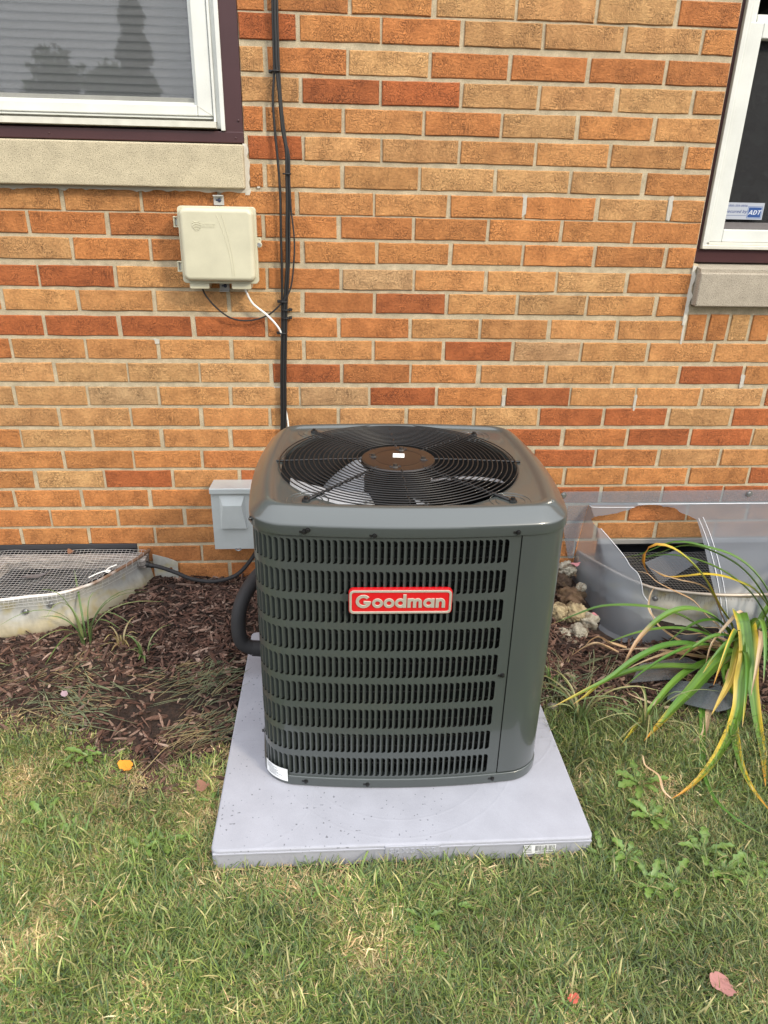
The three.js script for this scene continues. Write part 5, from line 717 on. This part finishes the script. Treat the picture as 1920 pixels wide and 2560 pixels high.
// ---------------------------------------------------------------- wood chips
{
  const r = rng(404), kinds = [];
  for (let k = 0; k < 7; k++) { const g = new THREE.BoxGeometry(1, 1, 1, 3, 1, 1).toNonIndexed(), p = g.attributes.position, h = new Map(); for (let i = 0; i < p.count; i++) { const key = [p.getX(i), p.getY(i), p.getZ(i)].map(v => v.toFixed(2)).join(); if (!h.has(key)) { const x = p.getX(i), tp = 1 - 0.75 * Math.pow(Math.abs(x) * 2, 1.5) * (0.4 + 0.6 * r()); h.set(key, [x + 0.12 * (r() - 0.5), p.getY(i) * (0.7 + 0.6 * r()) * tp + 0.9 * (r() - 0.5) * Math.abs(x), p.getZ(i) * tp * (0.7 + 0.6 * r()) + 0.5 * (r() - 0.5)]); } p.setXYZ(i, ...h.get(key)); } g.computeVertexNormals(); kinds.push(tint(boxUV(g, 1.4), [1, 1, 1])); }
  const N = 16000, at = kinds.map(() => []), q = new THREE.Quaternion(), e = new THREE.Euler(), c = new THREE.Color();
  let tries = 0, n = 0;
  while (n < N && tries++ < N * 6) {
    const x = lerp(-1.1, 2.5, r()), z = 0.006 + 0.95 * r();
    const f = smooth(0.14, -0.06, z - bound(x)); if (r() > f) continue;
    if (inWell(x, z, -0.012)) continue;
    if (x > PAD.x0 - 0.004 && x < PAD.x0 + PAD.s + 0.004 && z > PAD.z0 - 0.004) continue;
    if (x > 1.30 && x < 2.4 && z < 0.375) continue;
    const bare = Math.exp(-(((x - 0.06) / 0.20) ** 2) - (((z - 0.60) / 0.11) ** 2)) + 0.8 * Math.exp(-(((x + 0.25) / 0.14) ** 2) - (((z - 0.60) / 0.07) ** 2)); if (r() < bare * 0.92) continue;
    const big = r(), L = 0.012 + 0.032 * big * big + (r() < 0.12 ? 0.032 : 0), W = 0.0032 + 0.008 * r() * r() * (0.5 + big), H = 0.002 + 0.003 * r();
    e.set((r() - 0.5) * 0.8, r() * 6.283, (r() - 0.5) * 0.7); q.setFromEuler(e);
    const lift = 0.002 + 0.012 * r() * r();
    const m = new THREE.Matrix4().compose(V(x, gy(x, z) + lift, z), q, V(L, H, W));
    const t = r(), tone = t < 0.36 ? [0.150, 0.072, 0.048] : t < 0.62 ? [0.070, 0.034, 0.023] : t < 0.84 ? [0.26, 0.145, 0.105] : t < 0.95 ? [0.38, 0.25, 0.19] : [0.55, 0.40, 0.32];
    const kk = 0.55 + 0.8 * r(); at[n % kinds.length].push([m, tone.map(v => v * kk)]); n++;
  }
  const bed = thing('mulch', 'reddish brown wood chip mulch along the wall', 'mulch'); bed.userData.kind = 'stuff';
  kinds.forEach((g, k) => { const im = new THREE.InstancedMesh(g, M.chip, at[k].length); im.name = 'chips'; at[k].forEach(([m, t], i) => { im.setMatrixAt(i, m); im.setColorAt(i, c.setRGB(...t)); }); im.castShadow = im.receiveShadow = true; im.userData.kind = 'stuff'; bed.add(im); });
}

// ---------------------------------------------------------------- grass
function tuft(r, n, rad, len, tilt, w, pal, fan = 3.1416) { // many single blades as one small patch
  const pos = [], col = [], nor = [];
  for (let i = 0; i < n; i++) {
    const a = r() * 6.283, d = Math.sqrt(r()) * rad, bx = Math.cos(a) * d, bz = Math.sin(a) * d, L = len * (0.45 + 0.75 * r()), dir = (r() * 2 - 1) * fan + (fan < 3 && r() < 0.4 ? Math.PI : 0), t0 = tilt[0] + (tilt[1] - tilt[0]) * r(), bend = 0.2 + 0.9 * r(), hw = w * (0.55 + 0.6 * r() + (r() < 0.14 ? 0.9 : 0)) / 2, S = 4, sx = -Math.sin(dir), sz = Math.cos(dir), P = [];
    const c = pal[Math.floor(r() * pal.length)], k = 0.7 + 0.6 * r(); let x = bx, y = -0.006, z = bz, ang = t0, curl = (r() - 0.5) * 0.5, dd = dir;
    for (let s = 0; s <= S; s++) { const ww = hw * (s === S ? 0.08 : 1 - 0.28 * s / S); P.push([[x + sx * ww, y, z + sz * ww], [x - sx * ww, y, z - sz * ww], s / S]); const st = L / S; x += Math.cos(dd) * Math.sin(ang) * st; z += Math.sin(dd) * Math.sin(ang) * st; y = Math.max(y + Math.cos(ang) * st, 0.001); ang += bend / S * 1.3; dd += curl / S; }
    const cc = (t) => { const u = mix3([c[0] * 0.9 + 0.03, c[1] * 0.8 + 0.015, c[2] * 0.8], c, smooth(0, 0.45, t)); return u.map(v => v * k); };
    for (let s = 0; s < S; s++) { const [a0, b0, u] = P[s], [a1, b1, v] = P[s + 1]; pos.push(...a0, ...b0, ...b1, ...a0, ...b1, ...a1); for (const t of [u, u, v, u, v, v]) col.push(...cc(t)); }
  }
  const g = new THREE.BufferGeometry(); g.setAttribute('position', new THREE.Float32BufferAttribute(pos, 3)); g.setAttribute('color', new THREE.Float32BufferAttribute(col, 3)); g.computeVertexNormals(); return g;
}
{
  const r = rng(2024), c = new THREE.Color();
  const G = [[0.120, 0.185, 0.034], [0.155, 0.225, 0.042], [0.050, 0.095, 0.022], [0.215, 0.265, 0.058], [0.080, 0.130, 0.036]], D = [[0.56, 0.43, 0.22], [0.68, 0.54, 0.31], [0.46, 0.34, 0.16], [0.40, 0.35, 0.14], [0.30, 0.28, 0.10], [0.52, 0.36, 0.19]], X = [...G, ...G, [0.22, 0.24, 0.07], [0.30, 0.27, 0.11]];
  const sets = [
    ['lawn_grass', 'short green lawn grass round the pad', [0, 1, 2, 3].map(() => tuft(r, 60, 0.042, 0.049, [0.2, 1.35], 0.0021, X)), (x, z) => 0.25 + 0.75 * smooth(-0.25, 0.35, 1.15 * fbm(x * 5 + 4, z * 5, 256, 3, 2) + 0.30 * smooth(0.2, 1.0, x) + 0.10), 7200],
    ['dry_grass', 'straw coloured dead grass blades woven through the lawn', [0, 1, 2].map(() => tuft(r, 44, 0.045, 0.040, [0.5, 1.5], 0.0016, D)), (x, z) => 0.22 + 0.78 * smooth(-0.25, 0.30, -1.15 * fbm(x * 5 + 4, z * 5, 256, 3, 2) + 0.75 * smooth(0.50, -0.30, x) * smooth(1.40, 0.80, z) - 0.04 + 0.25 * fbm(x * 11, z * 11, 256, 2, 8)), 9000],
  ];
  const hide = (x, z) => x > PAD.x0 - 0.012 && x < PAD.x0 + PAD.s + 0.012 && z > PAD.z0 - 0.02 && z < PAD.z0 + PAD.s + 0.036 + 0.012 * pn(x * 30, 4);
  for (const [name, label, geos, dens, N] of sets) {
    const o = thing(name, label, 'grass'); o.userData.kind = 'stuff';
    const at = geos.map(() => []); let n = 0, t = 0;
    while (n < N && t++ < N * 8) {
      const x = lerp(-1.0, 2.4, r()), z = lerp(0.5, 1.78, r()), f = smooth(-0.05, 0.09, z - bound(x));
      if (r() > f * dens(x, z) || hide(x, z)) continue;
      const s = (0.7 + 0.5 * r()) * (1 + 0.35 * fbm(x * 5 + 3, z * 5, 256, 2, 12)) * (0.75 + 0.25 * smooth(0, 0.15, z - bound(x))), k = (0.78 + 0.4 * r()) * (1 + 0.75 * fbm(x * 7, z * 7, 256, 3, 11)) * (name === 'dry_grass' ? 1.12 : lerp(1.1, 0.88, smooth(0.2, 1.1, x))), w = 1 + 0.2 * (r() - 0.5);
      at[n % geos.length].push([new THREE.Matrix4().compose(V(x, gy(x, z), z), new THREE.Quaternion().setFromEuler(new THREE.Euler((r() - 0.5) * 0.2, r() * 6.283, (r() - 0.5) * 0.2)), V(s, s * (0.8 + 0.4 * r()), s)), [k * w, k, k]]); n++;
    }
    geos.forEach((g, i) => { const im = new THREE.InstancedMesh(g, M.grass, at[i].length); im.name = 'blades'; at[i].forEach(([m, t2], j) => { im.setMatrixAt(j, m); im.setColorAt(j, c.setRGB(...t2)); }); im.castShadow = im.receiveShadow = true; im.userData.kind = 'stuff'; o.add(im); });
  }
  // cut and trampled blades lying on the bare soil and mulch at the left, and long grass at the right of the pad
  const lay = thing('grass_clippings', 'loose cut and trampled grass lying across the mulch at the left', 'grass clippings'); lay.userData.kind = 'stuff';
  const lg = [0, 1, 2].map(() => tuft(r, 11, 0.055, 0.13, [1.35, 1.56], 0.0026, [[0.30, 0.24, 0.12], [0.40, 0.31, 0.17], [0.16, 0.20, 0.115], [0.19, 0.225, 0.125], [0.14, 0.18, 0.10]], 0.5)), la = lg.map(() => []);
  for (let i = 0; i < 75; i++) { let x, z; const t = r(); if (t < 0.40) { x = lerp(-0.60, -0.1, r()); z = lerp(0.40, 0.66, Math.sqrt(r())); } else if (t < 0.6) { x = 0.10 + 0.10 * (r() + r() - 1); z = 0.52 + 0.05 * (r() + r() - 1); } else if (t < 0.78) { x = 0.15 + 0.08 * (r() + r() - 1); z = 0.70 + 0.08 * (r() + r() - 1); } else if (t < 0.9) { x = -0.22 + 0.16 * (r() - 0.5); z = 0.40 + 0.12 * r(); } else { x = lerp(1.08, 1.5, r()); z = lerp(0.5, 0.66, r()); } if (inWell(x, z, -0.02) || (x > 0.2 && x < 1.06)) continue; const s = 0.6 + 0.6 * r(), k = 0.7 + 0.5 * r(); la[i % 3].push([new THREE.Matrix4().compose(V(x, gy(x, z) + 0.008, z), new THREE.Quaternion().setFromEuler(new THREE.Euler(0, (pn(x * 4 + 7, z * 4) * 2.2 + (r() - 0.5) * 0.7), 0)), V(s, s, s)), k]); }
  lg.forEach((g, i) => { const im = new THREE.InstancedMesh(g, M.grass, la[i].length); im.name = 'blades'; la[i].forEach(([m, k], j) => { im.setMatrixAt(j, m); im.setColorAt(j, c.setRGB(k, k, k)); }); im.userData.kind = 'stuff'; lay.add(im); });
  // tall tufts
  const tall = (label, x, z, n, len, pal, seed, spread = 0.9) => { const q = rng(seed), o = thing('grass_tuft', label, 'grass tuft', [x, gy(x, z), z]); for (let i = 0; i < n; i++) { const a = q() * 6.283, l = len * (0.5 + 0.6 * q()), h = l * (0.5 + 0.45 * q()), out2 = l * spread * (0.25 + 0.75 * q()), p = []; for (let k = 0; k <= 5; k++) { const t = k / 5; p.push([Math.cos(a) * out2 * t * t + 0.012 * Math.cos(a), h * (t - 0.55 * t * t * t) * 1.4, Math.sin(a) * out2 * t * t + 0.012 * Math.sin(a)]); } const cc = pal[Math.floor(q() * pal.length)], k2 = 0.8 + 0.4 * q(); mesh('blade', ribbon(p, 0.0038 + 0.0028 * q(), (t) => mix3(cc, LIME, 0.2 * t).map(v => v * k2), 0.2, 0.4 * (q() - 0.5), 12), M.leaf, o); } };
  const gp = [[0.10, 0.17, 0.05], [0.13, 0.19, 0.07], [0.20, 0.22, 0.09]];
  tall('tall green grass tuft growing in front of the left window well', -0.245, 0.345, 14, 0.33, gp, 5, 1.1);
  tall('small green grass tuft on the mulch left of the foam pipe', -0.06, 0.42, 9, 0.10, gp, 6);
  tall('grass tuft at the far left edge on the mulch', -0.47, 0.50, 14, 0.17, [...gp, [0.38, 0.3, 0.15]], 7);
  tall('dry straw tuft on the mulch under the power cord', -0.14, 0.36, 10, 0.10, [[0.45, 0.34, 0.18], [0.38, 0.28, 0.13]], 8);
  tall('long grass tuft along the right side of the pad', 1.14, 0.70, 22, 0.17, [...gp, [0.3, 0.26, 0.12]], 9, 1.1);
  tall('long leaning grass tuft under the daylily leaves', 1.30, 0.74, 22, 0.18, [...gp, [0.3, 0.26, 0.12]], 10, 1.2);
  tall('thin grass tuft beside the rear right corner of the pad', 1.10, 0.56, 10, 0.14, gp, 12, 0.8);
}

// ---------------------------------------------------------------- weeds and fallen leaves
{
  const r = rng(88);
  const lobed = (L, W, lobes, q) => { // toothed dandelion leaf, arched
    const n = lobes * 2, pos = [], col = [], ix = [], k = 0.8 + 0.4 * q(), a0 = 0.35 + 0.5 * q();
    for (let i = 0; i <= n; i++) { const t = i / n, w = W * (0.25 + 0.75 * Math.sin(Math.PI * Math.pow(t, 1.5) * 0.93)) * (i % 2 ? 1 : 0.55) * (i === n ? 0.05 : 1), x = L * t * Math.cos(a0 * (1 - t)), y = L * 0.55 * Math.sin(Math.PI * 0.62 * t) * a0, b = i % 2 ? -L * 0.03 : 0; for (const s of [-1, 0, 1]) { pos.push(x + (s ? b : 0), y + Math.abs(s) * 0.003 * (q() + 0.3), s * w); const c = [0.105 * k, 0.205 * k, 0.032 * k]; col.push(...(s ? c : mix3(c, [0.22, 0.30, 0.08], 0.6))); } }
    for (let i = 0; i < n; i++) for (let s = 0; s < 2; s++) { const a = i * 3 + s; ix.push(a, a + 1, a + 4, a, a + 4, a + 3); }
    const g = new THREE.BufferGeometry(); g.setAttribute('position', new THREE.Float32BufferAttribute(pos, 3)); g.setAttribute('color', new THREE.Float32BufferAttribute(col, 3)); g.setIndex(ix); g.computeVertexNormals(); return g;
  };
  const W = [
    [-0.12, 0.775, 6, 0.055, 'bright dandelion rosette at the edge of the bare soil, left of the orange leaf'], [-0.172, 0.80, 4, 0.05, 'small dandelion at the lawn edge, left of the bright rosette'], [-0.161, 0.957, 5, 0.06, 'pale dandelion in the lawn near the left edge'], [-0.088, 1.0, 5, 0.055, 'lime dandelion leaves in the straw coloured lawn at the left'], [0.119, 1.03, 4, 0.05, 'lime weed left of the front corner of the pad'], [0.073, 1.045, 6, 0.055, 'dark green weed between the lime weed and the straw grass'], [0.204, 0.925, 4, 0.035, 'small weed touching the left side of the pad'], [0.458, 1.165, 3, 0.04, 'round leaved lime weed in front of the pad'], [0.163, 1.12, 6, 0.06, 'flat weed below the front left corner of the pad'],
    [1.215, 0.92, 7, 0.075, 'large dandelion right of the pad under the yellow leaf tip'], [1.204, 1.015, 8, 0.07, 'spreading dandelion right of the pad, second from the daylily'], [1.113, 1.115, 7, 0.06, 'dandelion right of the front right pad corner'], [1.283, 1.11, 6, 0.065, 'dandelion at the right edge, upper of three'], [1.304, 1.165, 7, 0.06, 'dandelion at the right edge, lowest of three'], [1.372, 1.155, 6, 0.05, 'dandelion at the right edge, rightmost of three'], [1.058, 1.105, 6, 0.055, 'bright clover like weed against the front right pad corner'], [1.096, 1.135, 5, 0.05, 'weed just below the bright pad corner weed'], [1.131, 1.19, 6, 0.065, 'pale dandelion in the lawn right of centre'], [1.186, 1.175, 5, 0.06, 'long leaved dandelion between the pale one and the right edge'], [0.765, 1.222, 3, 0.045, 'single lime leaf pair in the lawn below the bar code'], [0.658, 1.235, 5, 0.05, 'small dark weed in the lawn below the size tab'], [0.34, 1.27, 5, 0.05, 'low weed in the lawn below the left half of the pad'], [1.40, 1.26, 4, 0.05, 'bright single weed near the lower right corner'],
  ];
  for (const [x, z, n, L, label] of W) { const d = thing('dandelion', label, 'weed', [x, gy(x, z) + 0.006, z]); const a0 = r() * 6; for (let i = 0; i < n; i++) { const m = mesh('leaf', lobed(L * (0.55 + 0.45 * r()), L * 0.15 * (0.8 + 0.5 * r()), 4, r), M.leaf, d); m.rotation.y = a0 + i / n * 6.283 + (r() - 0.5) * 0.5; } }
  const fallen = (label, x, z, s, col, cat, dy = 0.03) => { const q = rng(Math.floor(x * 1000 + 7000)), pts = []; for (let i = 0; i < 22; i++) { const a = i / 22 * 6.283, k = 0.62 + 0.26 * Math.abs(Math.sin(a * 1.5 + 0.4)) + 0.26 * q(); pts.push(new THREE.Vector2(Math.cos(a) * s * k, Math.sin(a) * s * k * 0.75)); } const g = new THREE.ShapeGeometry(new THREE.Shape(pts)); const p = g.attributes.position; for (let i = 0; i < p.count; i++) p.setZ(i, 0.35 * (p.getX(i) ** 2) / s + 0.1 * s * Math.sin(p.getY(i) / s * 4)); g.rotateX(-Math.PI / 2); g.computeVertexNormals(); tint(g, col); const m = mesh('fallen_leaf', g, M.dryLeaf); m.position.set(x, gy(x, z) + dy, z); m.rotation.set(0.2 * q(), q() * 6, 0.2 * q()); tag(m, label, 'fallen leaf'); };
  fallen('bright orange fallen leaf at the edge of the lawn on the left', -0.014, 0.822, 0.021, [0.80, 0.30, 0.02], 0, 0.018);
  fallen('dusty pink fallen leaf in the grass near the bottom right corner', 1.177, 1.395, 0.024, [0.38, 0.17, 0.15], 0, 0.026);
  fallen('small red fallen leaf in the grass at the bottom edge', 0.898, 1.412, 0.012, [0.50, 0.10, 0.06], 0, 0.024);
  fallen('brown fallen leaf beside the left edge of the pad', 0.178, 0.893, 0.020, [0.28, 0.13, 0.08], 0, 0.02);
  fallen('pink fallen leaf on top of the rubble stones', 1.305, 0.07, 0.018, [0.60, 0.24, 0.26], 0, 0.085);
  fallen('pink fallen leaf at the front of the rubble stones', 1.315, 0.275, 0.014, [0.60, 0.24, 0.26], 0, 0.03);
  fallen('lilac scrap of leaf on the left mulch', -0.235, 0.575, 0.012, [0.40, 0.28, 0.32], 0, 0.02);
  fallen('brown fallen leaf on the left wire mesh beside the wall', -0.372, 0.03, 0.014, [0.22, 0.10, 0.05], 0, 0.118);
}

// ---------------------------------------------------------------- trees behind the photographer, mirrored in the left window
{
  const bark = mat(0.10, 0.08, 0.06, 0.95), needle = mat(0.048, 0.072, 0.040, 0.8), green = mat(0.085, 0.125, 0.050, 0.7);
  const tree = (label, name, x, z, h, w, seed, conifer) => {
    const q = rng(seed), o = thing(name, label, 'tree', [x, -0.1, z]), pos = [];
    const tri = (p, s) => { const a = V(q() - 0.5, q() - 0.5, q() - 0.5).normalize(), b = V(q() - 0.5, q() - 0.5, q() - 0.5).normalize(); const A = p.clone().addScaledVector(a, s), B = p.clone().addScaledVector(b, s), C = p.clone().addScaledVector(a.clone().add(b), -0.6 * s); pos.push(...A.toArray(), ...B.toArray(), ...C.toArray()); };
    if (conifer) for (let i = 0; i < 5200; i++) { const t = Math.pow(q(), 0.75), tier = 0.75 + 0.25 * Math.sin(t * 46), rr = w * (1 - t) ** 0.8 * tier * Math.sqrt(q()) + 0.04, a = q() * 6.283; tri(V(Math.cos(a) * rr, 0.35 + t * (h - 0.35) - 0.22 * rr, Math.sin(a) * rr), 0.10 + 0.06 * q()); }
    else { const cl = []; for (let i = 0; i < 26; i++) { const a = q() * 6.283, t = q(), rr = w * Math.sqrt(q()) * 0.8; cl.push([V(Math.cos(a) * rr, h * (0.42 + 0.5 * t), Math.sin(a) * rr), w * (0.25 + 0.2 * q())]); } for (let i = 0; i < 6500; i++) { const [c, s] = cl[Math.floor(q() * cl.length)], d = V(q() - 0.5, q() - 0.5, q() - 0.5).normalize().multiplyScalar(s * (0.5 + 0.5 * q())); tri(c.clone().add(d), 0.10 + 0.07 * q()); } }
    const g = new THREE.BufferGeometry(); g.setAttribute('position', new THREE.Float32BufferAttribute(pos, 3)); g.computeVertexNormals(); mesh('crown', g, conifer ? needle : green, o);
    mesh('trunk', [rod(V(0, 0, 0), V(0.05, h * 0.55, 0), h * 0.022, 8), ...(conifer ? [] : [rod(V(0.03, h * 0.3, 0), V(w * 0.5, h * 0.65, 0.2), h * 0.011, 6), rod(V(0.03, h * 0.35, 0), V(-w * 0.5, h * 0.7, -0.2), h * 0.011, 6)])], bark, o);
  };
  tree('tall narrow spruce mirrored in the left window', 'spruce_tree', -4.6, 20, 6.3, 1.1, 1, true);
  tree('round leafy tree left of the spruce in the window reflection', 'leafy_tree', -6.4, 21, 4.4, 1.6, 2, false);
  tree('wide leafy tree at the left of the window reflection', 'leafy_tree', -8.9, 22, 4.0, 1.8, 3, false);
  { const q = rng(9), o = thing('added_hedge', 'dark foliage bank added out of view to darken the right window reflection', 'added_hedge', [7.4, -0.1, 9.6]), pos = []; o.rotation.y = -0.35; for (let i = 0; i < 22000; i++) { const p = V((q() - 0.5) * 9.5, q() * 4.6, (q() - 0.5) * 1.6), s = 0.24; for (let k = 0; k < 3; k++) pos.push(p.x + s * (q() - 0.5) * 2, p.y + s * (q() - 0.5) * 2, p.z + s * (q() - 0.5) * 2); } const g = new THREE.BufferGeometry(); g.setAttribute('position', new THREE.Float32BufferAttribute(pos, 3)); g.computeVertexNormals(); mesh('foliage', g, mat(0.012, 0.018, 0.012, 0.95), o); mesh('stem', [-4, -2.4, -0.8, 0.8, 2.4, 4].map(x => rod(V(x, 0, 0), V(x + 0.1, 3.6, 0), 0.05, 6)), bark, o); }  // unseen foliage added behind the camera so the right glass reflects dark
  tree('pale leafy tree right of the spruce in the window reflection', 'leafy_tree', -2.6, 24, 5.4, 1.3, 4, false);
}

renderer.render(scene, camera);
